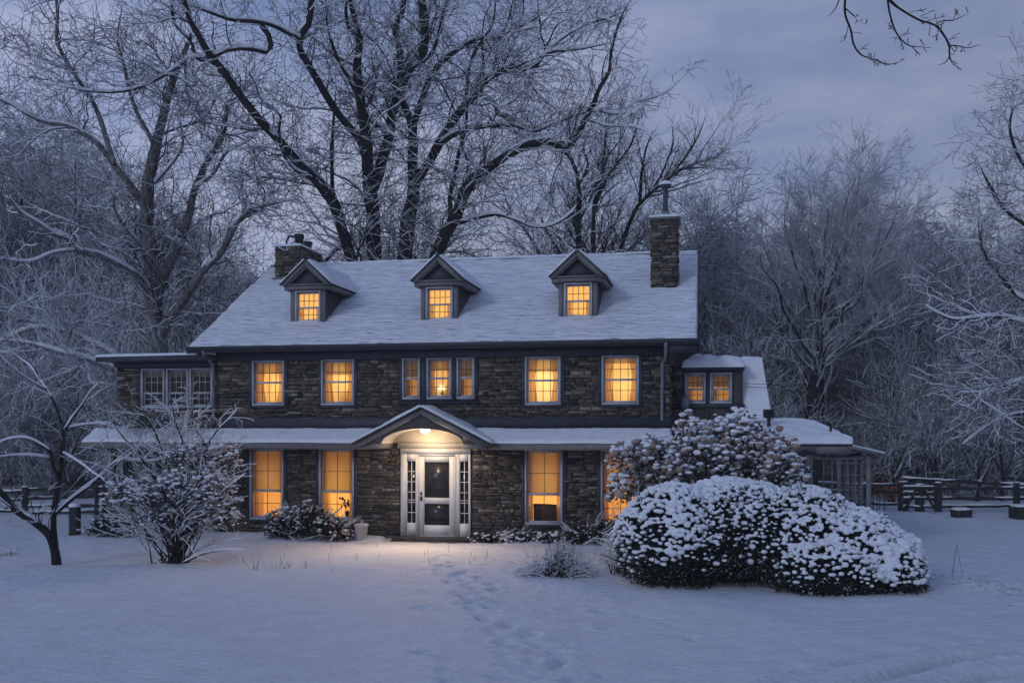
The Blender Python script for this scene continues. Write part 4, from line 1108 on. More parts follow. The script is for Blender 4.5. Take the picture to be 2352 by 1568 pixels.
Km = [with_base(limb([(2440, 1000), (2430, 850), (2440, 700), (2420, 560), (2400, 420), (2380, 300), (2370, 200)], 36, 10, Y, 1), 2440, 40, Y),
      limb([(2430, 800), (2400, 770), (2351, 742), (2297, 727), (2243, 729), (2189, 733), (2153, 718), (2124, 700)], 13, 3, Y, -1.5),
      limb([(2425, 700), (2360, 690), (2300, 640), (2260, 580), (2245, 500)], 12, 4, Y, 2),
      limb([(2415, 560), (2360, 520), (2300, 470), (2270, 420), (2250, 380)], 12, 4, Y, 1),
      limb([(2400, 430), (2340, 360), (2320, 290), (2330, 240)], 10, 4, Y, 1),
      limb([(2435, 900), (2370, 870), (2320, 880), (2260, 900), (2200, 900)], 10, 4, Y, -2),
      limb([(2435, 1000), (2360, 950), (2300, 960), (2250, 990), (2210, 1020)], 9, 4, Y, -1)]
tree_obj('bare_tree', ground_pt(2440, Y), 'bare tree at the right edge whose long snow-lined branches reach in from outside the picture', 'tree', None, Km, g_big(120, 560, 1900, 3000, (1.2, 3.0)), M['bark'], M['half_frosted_twig'], rng, .03)

# ------------------------------------------------------------------ woods: prototypes, then copies
def blobs(rng, C, Rr, flat=.7, sub=1, jit=.18, an=1.3):
    """many small irregular pillows; C (n,3), Rr (n,)"""
    bm = bmesh.new(); bmesh.ops.create_icosphere(bm, subdivisions=sub, radius=1.0)
    tv = np.array([v.co[:] for v in bm.verts]); tf = np.array([[v.index for v in f.verts] for f in bm.faces]); bm.free()
    n = len(C)
    S = np.stack([rng.uniform(.8, an, n), rng.uniform(.8 - (an - 1.3) * .5, 1.2, n), rng.uniform(flat * .8, flat * 1.2, n)], -1) * Rr[:, None]
    a = rng.uniform(0, 6.28, n); ca, sa = np.cos(a), np.sin(a)
    V = tv[None] * S[:, None, :] * (1 + jit * rng.normal(size=(n, len(tv), 1)) * .6)
    X = V[..., 0] * ca[:, None] - V[..., 1] * sa[:, None]; Yy = V[..., 0] * sa[:, None] + V[..., 1] * ca[:, None]
    V = np.stack([X, Yy, V[..., 2]], -1) + C[:, None, :]
    Fc = (tf[None] + (np.arange(n) * len(tv))[:, None, None]).reshape(-1, 3)
    return V.reshape(-1, 3), Fc

def leaves(rng, C, Nn, ln=.06, wd=.025, droop=.3):
    """leaf quads at C pointing along Nn"""
    n = len(C)
    d = nrm(Nn + rng.normal(size=(n, 3)) * .6 + np.array([0, 0, -droop]))
    s = nrm(np.cross(d, rng.normal(size=(n, 3)))) 
    l = ln * rng.uniform(.6, 1.3, (n, 1)); w = wd * rng.uniform(.6, 1.3, (n, 1))
    V = np.stack([C, C + d * l * .5 + s * w, C + d * l, C + d * l * .5 - s * w], 1).reshape(-1, 3)
    return V, np.arange(4 * n).reshape(n, 4)

def wild_tree(name, seed, h, spread, n, tw='frosted_twig', fanlike=False):
    rng = RS(seed)
    nst = rng.randint(5, 9)
    limbs = []
    lean = rng.normal(size=2) * .4
    tr = [(0, 0, -.2), (lean[0] * .3, lean[1] * .3, h * .25), (lean[0], lean[1], h * .5), (lean[0] * 1.2, lean[1] * 1.1, h * .78), (lean[0] * 1.6, lean[1] * 1.3, h)]
    limbs.append((tr, [h * .016, h * .012, h * .008, h * .004, .01]))
    for i in range(nst):
        t = rng.uniform(.15, .6); a = rng.uniform(0, 6.28); L_ = spread * rng.uniform(.7, 1.2)
        p = np.array([lean[0] * t, lean[1] * t, h * t]); d = np.array([cos(a), sin(a), 0])
        rise = rng.uniform(.5, 1.1) if fanlike else rng.uniform(.1, .8)
        pts = [p, p + d * L_ * .3 + np.array([0, 0, rise * L_ * .35]), p + d * L_ * .6 + np.array([0, 0, rise * L_ * .8]) + rng.normal(size=3) * .3, p + d * L_ + np.array([0, 0, rise * L_ * 1.1])]
        limbs.append((pts, [h * .009, h * .006, h * .004, .008]))
    return tree_obj(name, (0, 0, 0), 'x', 'tree', None, limbs,
        [dict(n=n[0], t0=.15, t1=1.0, ang=(20, 60), ln=(1.2, 3.4), m=11, rr=(.35, .6), trop=.25, twist=.30, k=4, rmin=.014),
         dict(n=n[1], t0=.1, t1=1.0, ang=(20, 65), ln=(.7, 2.0), m=8, rr=(.45, .7), trop=.12, twist=.32, k=3, rmin=.012),
         dict(n=int(n[2] * 1.25), t0=.1, t1=1.0, ang=(20, 70), ln=(.4, 1.2), m=6, rr=(.55, .85), trop=.05, twist=.34, k=3, rmin=.010)], M['bark'], M[tw], rng, .012, limb_pts=12, k0=6)

def conifer(name, seed, h, spread, label=None):
    rng = RS(seed)
    root = empty(name, (0, 0, 0), 0, label or 'x', 'tree')
    v, f = tubes(np.array([[(0, 0, -.2), (0, 0, h * .5), (0, 0, h)]], float), np.array([[h * .015, h * .009, .02]]), 6)
    mesh_obj('trunk', v, f, M['bark'], root)
    nb = int(h * 16)
    z = h * (.08 + .90 * rng.rand(nb) ** .9); L_ = spread * (1 - z / h) ** .75 * rng.uniform(.6, 1.15, nb) + .2
    a = rng.uniform(0, 6.28, nb); d = np.stack([np.cos(a), np.sin(a), np.zeros(nb)], -1)
    t = np.linspace(0, 1, 7)
    P = np.stack([np.zeros(nb), np.zeros(nb), z], -1)[:, None] + d[:, None] * (L_[:, None, None] * t[None, :, None])
    P[:, :, 2] += L_[:, None] * (.12 * t - .38 * t ** 2)[None] + rng.normal(size=(nb, 1)) * .05
    Rr = np.maximum(.03 * (1 - t)[None] * L_[:, None] / spread, .004)
    v1, f1 = tubes(P, np.repeat(Rr, 1, 0), 3)
    ns = int(nb * 16)
    sub = spawn(rng, P, Rr, ns, .15, 1.0, (35, 70), (.35, .9), 5, (.8, .9), -.15, .15)
    # needle clumps: flat sprays of narrow leaves
    Q = sub[0]; idx = rng.randint(0, ns, ns * 7); tt = rng.randint(0, 4, ns * 7)
    C = Q[idx, tt]; Dn = nrm(Q[idx, tt + 1] - C)
    lv, lf = leaves(rng, C, Dn, .26, .035, .25)
    mesh_obj('crown', np.concatenate([v1, lv]), [f1, lf + len(v1)], M['needle'], root)
    return root

def clone(root, loc, rz, sc, label, group):
    r = root.copy(); COL.objects.link(r)
    r.location = loc; r.rotation_euler = (0, 0, rz); r.scale = sc if isinstance(sc, tuple) else (sc, sc, sc)
    r['label'] = label; r['group'] = group
    for c in list(root.children):
        cc = c.copy(); COL.objects.link(cc); cc.parent = r
        cc.matrix_parent_inverse = c.matrix_parent_inverse.copy()
    return r

protos = [wild_tree('woodland_tree', 301, 13, 4.2, (130, 800, 3400)), wild_tree('woodland_tree', 302, 12, 4.8, (140, 850, 3600)),
          wild_tree('woodland_tree', 303, 14, 3.8, (130, 800, 3400), fanlike=True), wild_tree('woodland_tree', 304, 11, 4.6, (140, 850, 3600), fanlike=True)]
bush = [wild_tree('woodland_shrub', 311, 4.5, 2.6, (80, 500, 2000)), wild_tree('woodland_shrub', 312, 3.8, 3.0, (80, 520, 2000))]
con = [conifer('evergreen_tree', 321, 12, 2.9), conifer('evergreen_tree', 322, 11, 3.3)]
used = set()
def put(protolist, k, px, Y, rng, htop, label, group):
    """plant a copy so that its base stands at px,Y and its top reaches picture height htop"""
    p = protolist[k]
    H0 = {0: [13, 12, 14, 11], 1: [4.5, 3.8], 2: [12, 11]}[0 if protolist is protos else 1 if protolist is bush else 2][k]
    x = (px - CX) / F * Y; H = EYE + (HY - htop) / F * Y
    s = H / (H0 * 1.08)
    sc = (s * rng.uniform(.9, 1.15), s * rng.uniform(.9, 1.15), s)
    if id(p) not in used:
        used.add(id(p)); p.location = (x, Y, 0); p.rotation_euler = (0, 0, rng.uniform(0, 6.28)); p.scale = sc; p['label'] = label; p['group'] = group
        return p
    return clone(p, (x, Y, 0), rng.uniform(0, 6.28), sc, label, group)
rng = RS(400)
GB = 'frosted trees of the wood behind the house'
lab_far = 'frosted bare tree of the misty wood behind the house, one of many alike'
lab_dark = 'snow-dusted evergreen of the wood behind the house, one of many alike'
lab_bush = 'snow-covered undergrowth shrub at the foot of the wood, one of many alike'
def topline(x):   # skyline of the woods in the picture
    return np.interp(x, [-200, 0, 200, 400, 550, 700, 900, 1100, 1300, 1450, 1600, 1660, 1700, 1760, 1990, 2120, 2170, 2220, 2300, 2400, 2550], [150, 140, 190, 360, 520, 560, 570, 560, 540, 450, 400, 420, 430, 500, 500, 450, 480, 520, 430, 330, 300])
# near row
for i, x in enumerate(np.linspace(-180, 2540, 24)):
    xx = x + rng.uniform(-30, 30); Yd = rng.uniform(44, 52)
    if 1800 < xx < 1950: Yd = 56
    
    if 520 < xx < 1500 and i % 2: continue
    put(protos, rng.randint(4), xx, Yd, rng, topline(xx) + rng.uniform(0, 90) + (60 if xx < 500 else 0), lab_far, GB)
for i, x in enumerate(np.linspace(-200, 2560, 20)):
    xx = x + rng.uniform(-40, 40)
    put(protos, rng.randint(4), xx, rng.uniform(56, 70), rng, topline(xx) + rng.uniform(60, 230), lab_far, GB)
for i, x in enumerate(np.linspace(-250, 2600, 22)):
    xx = x + rng.uniform(-40, 40)
    put(protos, rng.randint(4), xx, rng.uniform(75, 95), rng, topline(xx) + rng.uniform(120, 240), lab_far, GB)
# evergreens
for (x, Yd, top) in [(1640, 47, 425), (1690, 53, 450), (1590, 50, 520), (2125, 52, 440), (2165, 56, 490), (2090, 50, 500), (2215, 60, 560), (2020, 58, 520), (1730, 60, 520), (1600, 48, 470), (1670, 50, 500), (660, 55, 560), (560, 52, 600), (1480, 60, 560), (2290, 58, 640), (60, 50, 640), (180, 54, 600), (-40, 48, 560), (1400, 62, 600), (780, 60, 600), (2380, 50, 560)]:
    put(con, rng.randint(2), x, Yd, rng, top, lab_dark, 'snowy evergreens in the wood')
for i, x in enumerate(list(np.linspace(-150, 520, 11)) + list(np.linspace(1560, 2520, 17))):
    xx = x + rng.uniform(-25, 25)
    put(bush, rng.randint(2), xx, rng.uniform(43, 50) if 1740 < xx < 2000 else rng.uniform(37, 46), rng, rng.uniform(850, 960), lab_bush, 'snowy undergrowth shrubs')
for i, x in enumerate(list(np.linspace(-150, 520, 9)) + list(np.linspace(1560, 2520, 12))):
    xx = x + rng.uniform(-25, 25)
    put(bush, rng.randint(2), xx, rng.uniform(46, 56), rng, rng.uniform(800, 900), lab_bush, 'snowy undergrowth shrubs')
# saplings beyond the right fence
for j, (x, hh, lab) in enumerate([(2052, 1040, 'small forked sapling behind the fence above the orange leaves'), (2150, 1000, 'upright sapling behind the left end of the right fence'), (2245, 1010, 'thin sapling behind the middle of the right fence'), (2300, 940, 'taller sapling behind the right fence near the picture edge')]):
    rng2 = RS(500 + j); Yq = 36.5
    l = [with_base(limb([(x, 1140), (x + 4, 1105), (x - 2, (hh + 1105) / 2), (x + 12, hh)], 8, 2, Yq, .3), x, 8, Yq)]
    for q in range(4):
        sx = rng2.choice([-1, 1]); l.append(limb([(x + 2, 1120 - 12 * q), (x + sx * 18, 1095 - 14 * q), (x + sx * 36, 1060 - 18 * q)], 5, 1.5, Yq, rng2.uniform(-1, 1)))
    tree_obj('sapling', ground_pt(x, Yq), lab, 'tree', None, l, [dict(n=26, t0=.2, t1=1, ang=(20, 50), ln=(.5, 1.2), m=7, rr=(.4, .7), trop=.25, twist=.15, k=3), dict(n=90, t0=.1, t1=1, ang=(20, 50), ln=(.2, .6), m=5, rr=(.5, .8), trop=.15, twist=.18, k=3)], M['bark'], M['twig'], rng2, .012, limb_pts=10)

# ================================================================== SHRUBS
def ell_points(rng, ells, n, shell=0.0, zmin=0.0, low=-.6):
    """points on the outer surface of a union of ellipsoids, with normals"""
    ar = np.array([(e[3] * e[4] + e[4] * e[5] + e[3] * e[5]) for e in ells]); k = rng.choice(len(ells), int(n * 2.2), p=ar / ar.sum())
    E = np.array(ells)[k]
    d = nrm(rng.normal(size=(len(k), 3)))
    p = E[:, :3] + d * E[:, 3:6] * (1 - shell * rng.rand(len(k), 1))
    nn = nrm(d / E[:, 3:6])
    ok = (p[:, 2] > zmin) & (nn[:, 2] > low)
    for j, e in enumerate(ells):
        e = np.array(e); q = (((p - e[:3]) / e[3:6]) ** 2).sum(1)
        ok &= ~((q < (1 - shell) ** 2 * .97) & (k != j))
    return p[ok][:n], nn[ok][:n]

def thin(P, d):
    """keep points at least d apart"""
    g = {}; keep = []
    for i, p in enumerate(P):
        c = tuple(np.floor(p / d).astype(int)); ok = True
        for a in (-1, 0, 1):
            for b in (-1, 0, 1):
                for e in (-1, 0, 1):
                    for j in g.get((c[0] + a, c[1] + b, c[2] + e), ()):
                        if ((P[j] - p) ** 2).sum() < d * d: ok = False; break
                    if not ok: break
                if not ok: break
            if not ok: break
        if ok: g.setdefault(c, []).append(i); keep.append(i)
    return np.array(keep)

def remesh(o, vox):
    md = o.modifiers.new('merge', 'REMESH'); md.mode = 'VOXEL'; md.voxel_size = vox; md.use_smooth_shade = True
    sm = o.modifiers.new('soft', 'SMOOTH'); sm.factor = .5; sm.iterations = 1

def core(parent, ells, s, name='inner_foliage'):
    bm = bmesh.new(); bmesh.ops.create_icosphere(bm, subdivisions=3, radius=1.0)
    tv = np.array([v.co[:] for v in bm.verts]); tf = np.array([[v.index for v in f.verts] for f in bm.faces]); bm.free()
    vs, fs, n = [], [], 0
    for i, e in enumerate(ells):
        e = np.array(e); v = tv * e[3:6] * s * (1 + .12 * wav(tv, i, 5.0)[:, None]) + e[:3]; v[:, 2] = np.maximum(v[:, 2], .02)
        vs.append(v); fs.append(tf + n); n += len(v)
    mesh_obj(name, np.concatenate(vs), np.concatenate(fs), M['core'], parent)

# ---- the big clipped hedge
rng = RS(601)
def E_(px, py, Y, rx, ry, rz): p = ray(px, py, Y); return (p[0], p[1], p[2], rx, ry, rz)
HE = [E_(1690, 1235, 17.9, 1.75, 1.25, 1.02), E_(1545, 1250, 17.6, .98, 1.0, 1.06), E_(1830, 1255, 17.7, 1.25, 1.1, 1.08), E_(1950, 1290, 17.3, .95, .95, .92), E_(2030, 1320, 17.0, .68, .8, .76),
      E_(1900, 1320, 16.75, .95, .75, .55), E_(1495, 1235, 17.7, .62, .8, .5)]
hb = (4.2, 17.4, 0)
hd = empty('hedge', hb, 0, 'huge rounded hedge heaped with lumps of snow before the right end of the house', 'hedge')
hl = [(e[0] - hb[0], e[1] - hb[1], e[2], *e[3:]) for e in HE]
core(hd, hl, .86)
p, nn = ell_points(rng, hl, 26000, .14, .03, -.75)
lv, lf = leaves(rng, p, nn, .075, .017, .2)
mesh_obj('leaves', lv, lf, M['leaf'], hd)
p, nn = ell_points(rng, hl, 20000, .02, .2, -.45)
p = p + nn * (.06 * wav(p, 41, 3.2) + .05 * wav(p, 42, 8.5))[:, None]
k = thin(p, .066); p, nn = p[k], nn[k]
pw = p + np.array([*hb]); 
cl = wav(p, 33, 2.2) * .7 + wav(p, 34, 6.0) * .9; 
# thick on top, broken on the flanks, bare low down in front
prob = np.clip((nn[:, 2] + .42) * 1.9 + .45 * cl, 0, .985) * np.clip((p[:, 2] - np.where(p[:, 0] > .9, .02, .26) + .25 * wav(p, 5, 3.0)) / .35, 0, 1)
k = rng.rand(len(p)) < prob; p, nn = p[k], nn[k]
rr = rng.choice([.033, .042, .052, .064], len(p), p=[.22, .36, .28, .14]) * rng.uniform(.9, 1.1, len(p)) * (.92 + .25 * np.clip(nn[:, 2], 0, 1) ** 2) * np.clip(1 + .45 * cl[k], .7, 1.5)
p = p + rng.normal(size=p.shape) * .012
v1, f1 = blobs(rng, p + nn * .02, rr, .72, 2, .07, 1.75)
t2 = nn[:, 2] > .45; t2 &= rng.rand(len(p)) < .6; p3 = p[t2] + rng.normal(size=(t2.sum(), 3)) * np.array([.05, .05, .01]) - np.array([0, 0, .012]); v3, f3 = blobs(rng, p3, rng.uniform(.035, .055, len(p3)), .6, 2, .05)
v1, f1 = np.concatenate([v1, v3]), np.concatenate([f1, f3 + len(v1)])
o = mesh_obj('snow_cover', v1, f1, M['snow'], hd, True); remesh(o, .0115)
rngs = RS(6)
st = []
for i in range(26):
    a = rngs.uniform(0, 1); bx = -2.0 + 4.2 * a; st.append([(bx * .8, rngs.uniform(-.5, .3), 0), (bx + rngs.normal() * .15, -.6 + rngs.normal() * .2, .25), (bx * 1.1 + rngs.normal() * .3, -.75 + rngs.normal() * .2, .6)])
v, f = tubes(np.array(st), np.tile([[.02, .014, .008]], (26, 1)), 5); mesh_obj('stems', v, f, M['bark'], hd)

# ---- loose shrubs: stems, twigs, leaves, snow pillows (and flower heads)
def loose_shrub(name, base, ells, label, cat, seed, nst, ntw, nsn, rsn, nlv=0, nhd=0, lsz=(.07, .02), vox=.014, stem_r=.022, droop=.4, twig='twig', inner=0, group=None, sub=2, rag=.07):
    rng = RS(seed); b = np.array(base, float)
    root = empty(name, b, 0, label, cat, group)
    el = [(e[0] - b[0], e[1] - b[1], e[2] - b[2], *e[3:]) for e in ells]
    if inner: core(root, el, inner)
    P, Nn = ell_points(rng, el, nst, .5, .2, -.3)
    n = len(P); s = rng.normal(size=(n, 3)) * np.array([.16, .12, 0]); s[:, 2] = -.03
    t = np.linspace(0, 1, 9)[None, :, None]
    mid = (s + P) / 2 + rng.normal(size=(n, 3)) * .12; mid[:, 2] = P[:, 2] * .45
    Q = s[:, None] * (1 - t) ** 2 + 2 * mid[:, None] * t * (1 - t) + P[:, None] * t ** 2
    Q = Q + np.stack([wav(Q, 7 + j, 4) for j in range(3)], -1) * .035
    R = stem_r * (1 - .75 * np.linspace(0, 1, 9))[None] * rng.uniform(.6, 1.1, (n, 1))
    vs, fs, k = [], [], 0
    v, f = tubes(Q, R, 5); vs.append(v); fs.append(f); k += len(v)
    mesh_obj('stems', np.concatenate(vs), np.concatenate(fs), M['bark'], root, True)
    c1 = spawn(rng, Q, R, ntw, .35, 1.0, (20, 70), (.3, .8), 8, (.4, .7), .2, .22)
    c2 = spawn(rng, *c1, ntw * 3, .1, 1.0, (20, 60), (.12, .4), 5, (.5, .8), .15, .2)
    v1, f1 = tubes(c1[0], np.maximum(c1[1], .002), 4); v2, f2 = tubes(c2[0], np.maximum(c2[1], .0015), 3)
    mesh_obj('twigs', np.concatenate([v1, v2]), np.concatenate([f1, f2 + len(v1)]), M[twig], root)
    sv, sf = snow_line(Q, R, .012, 5, .85); a, c_ = snow_line(c1[0], c1[1], .010, 4, .9)
    sv = [sv, a]; sf = [sf, c_ + len(sv[0])]; k = len(sv[0]) + len(a)
    P, Nn = ell_points(rng, el, nsn, .40, .1, -.45)
    P = P + Nn * (rag * wav(P, seed + 3, 5.0) + rag * .5 * np.abs(rng.normal(size=len(P))))[:, None]
    if nlv:
        pp, n2 = ell_points(rng, el, nlv, .6, .05, -.8)
        a, c_ = leaves(rng, pp, n2, lsz[0], lsz[1], droop); mesh_obj('leaves', a, c_, M['leaf'], root)
    mesh_obj('snow_on_twigs', np.concatenate(sv), np.concatenate(sf), M['snow'], root, True)
    cl = wav(P, seed, 2.6)
    keep = rng.rand(len(P)) < np.clip(.62 + .5 * cl + .25 * Nn[:, 2], .05, 1)
    P, Nn = P[keep], Nn[keep]
    keep = thin(P, rsn[1] * 1.25); P, Nn = P[keep], Nn[keep]
    rr = rng.uniform(*rsn, len(P)) * (.8 + .3 * np.clip(Nn[:, 2], 0, 1))
    if nhd:
        h = rng.choice(len(P), min(nhd, len(P)), replace=False)
        hp = P[h] - np.array([0, 0, 1]) * rr[h, None] * .55
        a, c_ = blobs(rng, hp, rr[h] * 1.12, .95, 2, .22)
        mesh_obj('flower_heads', a, c_, M['head'], root)
    a, c_ = blobs(rng, P + rng.normal(size=P.shape) * .01, rr, .6, sub, .20, 1.6)
    o = mesh_obj('snow_cover', a, c_, M['snow'], root, True)
    if vox: remesh(o, vox)
    return root

# tall shrub with dried flower heads, right of the last ground-floor window
Ym = 20.3
ME = [E_(1600, 1085, Ym, 1.05, .8, .85), E_(1690, 1040, Ym + .2, .95, .75, .80), E_(1775, 1075, Ym, .75, .7, .62), E_(1500, 1075, Ym - .1, .70, .6, .62), E_(1445, 1060, Ym - .3, .42, .45, .35), E_(1425, 1130, Ym - .4, .32, .4, .30), E_(1580, 985, Ym + .2, .35, .3, .28), E_(1700, 970, Ym + .2, .32, .3, .25), E_(1810, 1100, Ym - .1, .36, .4, .30), E_(1700, 1150, Ym, 1.3, .7, .5)]
loose_shrub('flowering_shrub', ray(1640, 1240, Ym) * np.array([1, 1, 0]), ME, 'tall loose shrub with brown dried flower heads rising behind the hedge over the last window', 'shrub', 701, 64, 560, 3400, (.034, .085), 4500, 420, (.10, .026), .013, .022, rag=.16)

# twiggy snow-laden shrub on the left lawn
Yl = 19.9
LE = [E_(400, 1140, Yl, .90, .6, .38), E_(460, 1120, Yl, .72, .6, .45), E_(330, 1140, Yl, .55, .5, .35), E_(500, 1170, Yl + .1, .45, .45, .38), E_(430, 1055, Yl + .2, .55, .5, .35), E_(505, 1060, Yl + .3, .42, .4, .30), E_(290, 1130, Yl, .35, .35, .22), E_(370, 1190, Yl, .55, .45, .24), E_(500, 1200, Yl, .5, .45, .22), E_(270, 1150, Yl, .3, .3, .18)]
loose_shrub('snowy_shrub', ray(405, 1300, Yl) * np.array([1, 1, 0]), LE, 'wide bare-stemmed shrub loaded with clumps of snow on the lawn before the left wing', 'shrub', 702, 34, 1100, 1900, (.014, .058), 5000, 90, (.06, .015), .011, .020, twig='twig', rag=.12)
# long thin stems standing above it
rng = RS(703)
l = [limb([(400, 1290), (395, 1180), (380, 1060), (350, 980), (315, 930)], 8, 2, Yl + .2, .4), limb([(410, 1290), (430, 1150), (455, 1060), (490, 1000), (545, 940)], 8, 2, Yl + .2, .2), limb([(400, 1290), (380, 1150), (330, 1060), (280, 1000), (262, 975)], 7, 2, Yl + .2, -.3),
     limb([(405, 1290), (415, 1100), (420, 1020), (400, 960), (395, 920)], 7, 2, Yl + .2, .6), limb([(415, 1290), (450, 1120), (470, 1020), (440, 960), (450, 915)], 7, 2, Yl + .2, .8), limb([(410, 1290), (460, 1200), (520, 1120), (560, 1090)], 6, 2, Yl + .1, -.3),
     limb([(405, 1290), (350, 1240), (310, 1180), (280, 1120), (270, 1090)], 6, 2, Yl, -.2), limb([(415, 1295), (470, 1270), (520, 1262), (565, 1262)], 6, 2, Yl, -.4), limb([(405, 1295), (450, 1265), (520, 1240), (560, 1235)], 5, 2, Yl, .2)]
tree_obj('tall_stemmed_shrub', ray(408, 1296, Yl), 'thin-stemmed shrub whose crooked snowy shoots stand against the dark sunroom wall at left', 'shrub', None, l,
    [dict(n=90, t0=.25, t1=1.0, ang=(25, 70), ln=(.35, 1.0), m=9, rr=(.4, .7), trop=.12, twist=.3, k=4), dict(n=420, t0=.1, t1=1.0, ang=(25, 70), ln=(.15, .5), m=6, rr=(.5, .8), trop=.1, twist=.3, k=3),
     dict(n=600, t0=.1, t1=1.0, ang=(25, 70), ln=(.06, .2), m=4, rr=(.6, .9), trop=.1, twist=.2, k=3)], M['bark'], M['frosted_twig'], rng, .014)

def hE(u, w, z, rx, ry, rz): p = h2w(u, w, z); return (p[0], p[1], p[2], rx, ry, rz)
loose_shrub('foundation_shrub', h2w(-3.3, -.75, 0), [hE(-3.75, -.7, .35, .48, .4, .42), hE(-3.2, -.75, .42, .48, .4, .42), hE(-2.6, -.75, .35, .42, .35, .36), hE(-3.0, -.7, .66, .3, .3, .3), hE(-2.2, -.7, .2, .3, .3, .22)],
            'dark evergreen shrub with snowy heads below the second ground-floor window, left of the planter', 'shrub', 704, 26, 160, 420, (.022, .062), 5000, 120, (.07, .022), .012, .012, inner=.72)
loose_shrub('foundation_shrub', h2w(-7.9, -.9, 0), [hE(-8.5, -.9, .25, .5, .4, .3), hE(-7.8, -.9, .3, .6, .4, .4), hE(-6.9, -.8, .35, .6, .4, .45)],
            'dark low shrubs with patchy snow along the foot of the left wing', 'shrub', 705, 24, 160, 260, (.02, .05), 4200, 0, (.06, .018), .012, .012, inner=.7)
loose_shrub('wall_climber', h2w(-7.2, -.55, 0), [hE(-8.1, -.6, 2.95, .6, .25, .26), hE(-7.3, -.6, 2.98, .6, .25, .3), hE(-6.5, -.6, 2.98, .55, .25, .28), hE(-5.6, -1.0, 1.7, .35, .3, .5), hE(-6.3, -1.0, 1.9, .5, .3, .4), hE(-5.4, -1.0, 1.3, .3, .3, .5)],
            'tangled climbing plant with snow flecks spread below the dark sunroom windows', 'climbing plant', 706, 30, 520, 420, (.014, .034), 3500, 0, (.05, .014), .009, .012, twig='frosted_twig')
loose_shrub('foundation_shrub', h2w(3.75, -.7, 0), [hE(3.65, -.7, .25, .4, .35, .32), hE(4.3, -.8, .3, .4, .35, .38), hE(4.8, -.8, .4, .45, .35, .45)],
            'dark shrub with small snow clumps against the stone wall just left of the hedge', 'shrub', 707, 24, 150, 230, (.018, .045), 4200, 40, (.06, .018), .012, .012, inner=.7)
loose_shrub('foundation_shrub', h2w(1.55, -.55, 0), [hE(1.45, -.55, .10, .45, .3, .16), hE(2.2, -.5, .12, .5, .3, .2), hE(2.9, -.5, .1, .4, .3, .18)],
            'very low snowed-over plants at the wall foot right of the doorstep', 'shrub', 708, 16, 60, 130, (.03, .06), 1500, 0, (.06, .018), .014, .010, inner=.6)
# bramble tangles on the lawn before the hedge
def tangle(base, ells, label, seed, n, snown):
    rng = RS(seed); b = np.array(base)
    root = empty('bare_bush', b, 0, label, 'shrub')
    el = [(e[0] - b[0], e[1] - b[1], e[2], *e[3:]) for e in ells]
    P, Nn = ell_points(rng, el, n, .5, .04, -.5); k = len(P)
    s = P * np.array([.45, .45, 0]) + rng.normal(size=(k, 3)) * np.array([.12, .1, 0])
    t = np.linspace(0, 1, 9)[None, :, None]; mid = (s + P) / 2; mid[:, 2] = P[:, 2] * 1.5 + .06
    Q = s[:, None] * (1 - t) ** 2 + 2 * mid[:, None] * t * (1 - t) + P[:, None] * t ** 2 + 0
    Q = Q + np.stack([wav(Q, seed + j, 6) for j in range(3)], -1) * .04
    R = np.repeat((.0075 * (1 - .7 * np.linspace(0, 1, 9)))[None], k, 0)
    c = spawn(rng, Q, R, n * 3, .2, 1, (20, 70), (.12, .35), 6, (.5, .8), .05, .3)
    v, f = tubes(Q, R, 4); a, d = tubes(c[0], np.maximum(c[1], .0015), 3)
    mesh_obj('twigs', np.concatenate([v, a]), np.concatenate([f, d + len(v)]), M['twig'], root)
    v, f = snow_line(Q, R, .006, 4, .9); a, d = snow_line(c[0], c[1], .005, 3, .9)
    mesh_obj('snow_cover', np.concatenate([v, a]), np.concatenate([f, d + len(v)]), M['snow'], root, True)
tangle(ray(1265, 1335, 18.0) * np.array([1, 1, 0]), [E_(1295, 1300, 18.0, .46, .4, .38), E_(1215, 1318, 18.0, .45, .3, .20), E_(1350, 1322, 18.0, .3, .3, .2)], 'low dome of tangled bare twigs on the snow in front of the last clear window', 801, 230, 0)
tangle(ray(1450, 1335, 18.1) * np.array([1, 1, 0]), [E_(1440, 1300, 18.1, .60, .35, .32), E_(1510, 1315, 17.8, .35, .3, .25), E_(1420, 1270, 19.0, .35, .35, .35)], 'sprawling bare thorny twigs at the left foot of the hedge', 802, 190, 0)
tangle(ray(15, 1278, 21.0) * np.array([1, 1, 0]), [E_(10, 1275, 21.0, .3, .2, .06)], 'few dark twigs poking out of the snow at the left edge', 803, 14, 0)
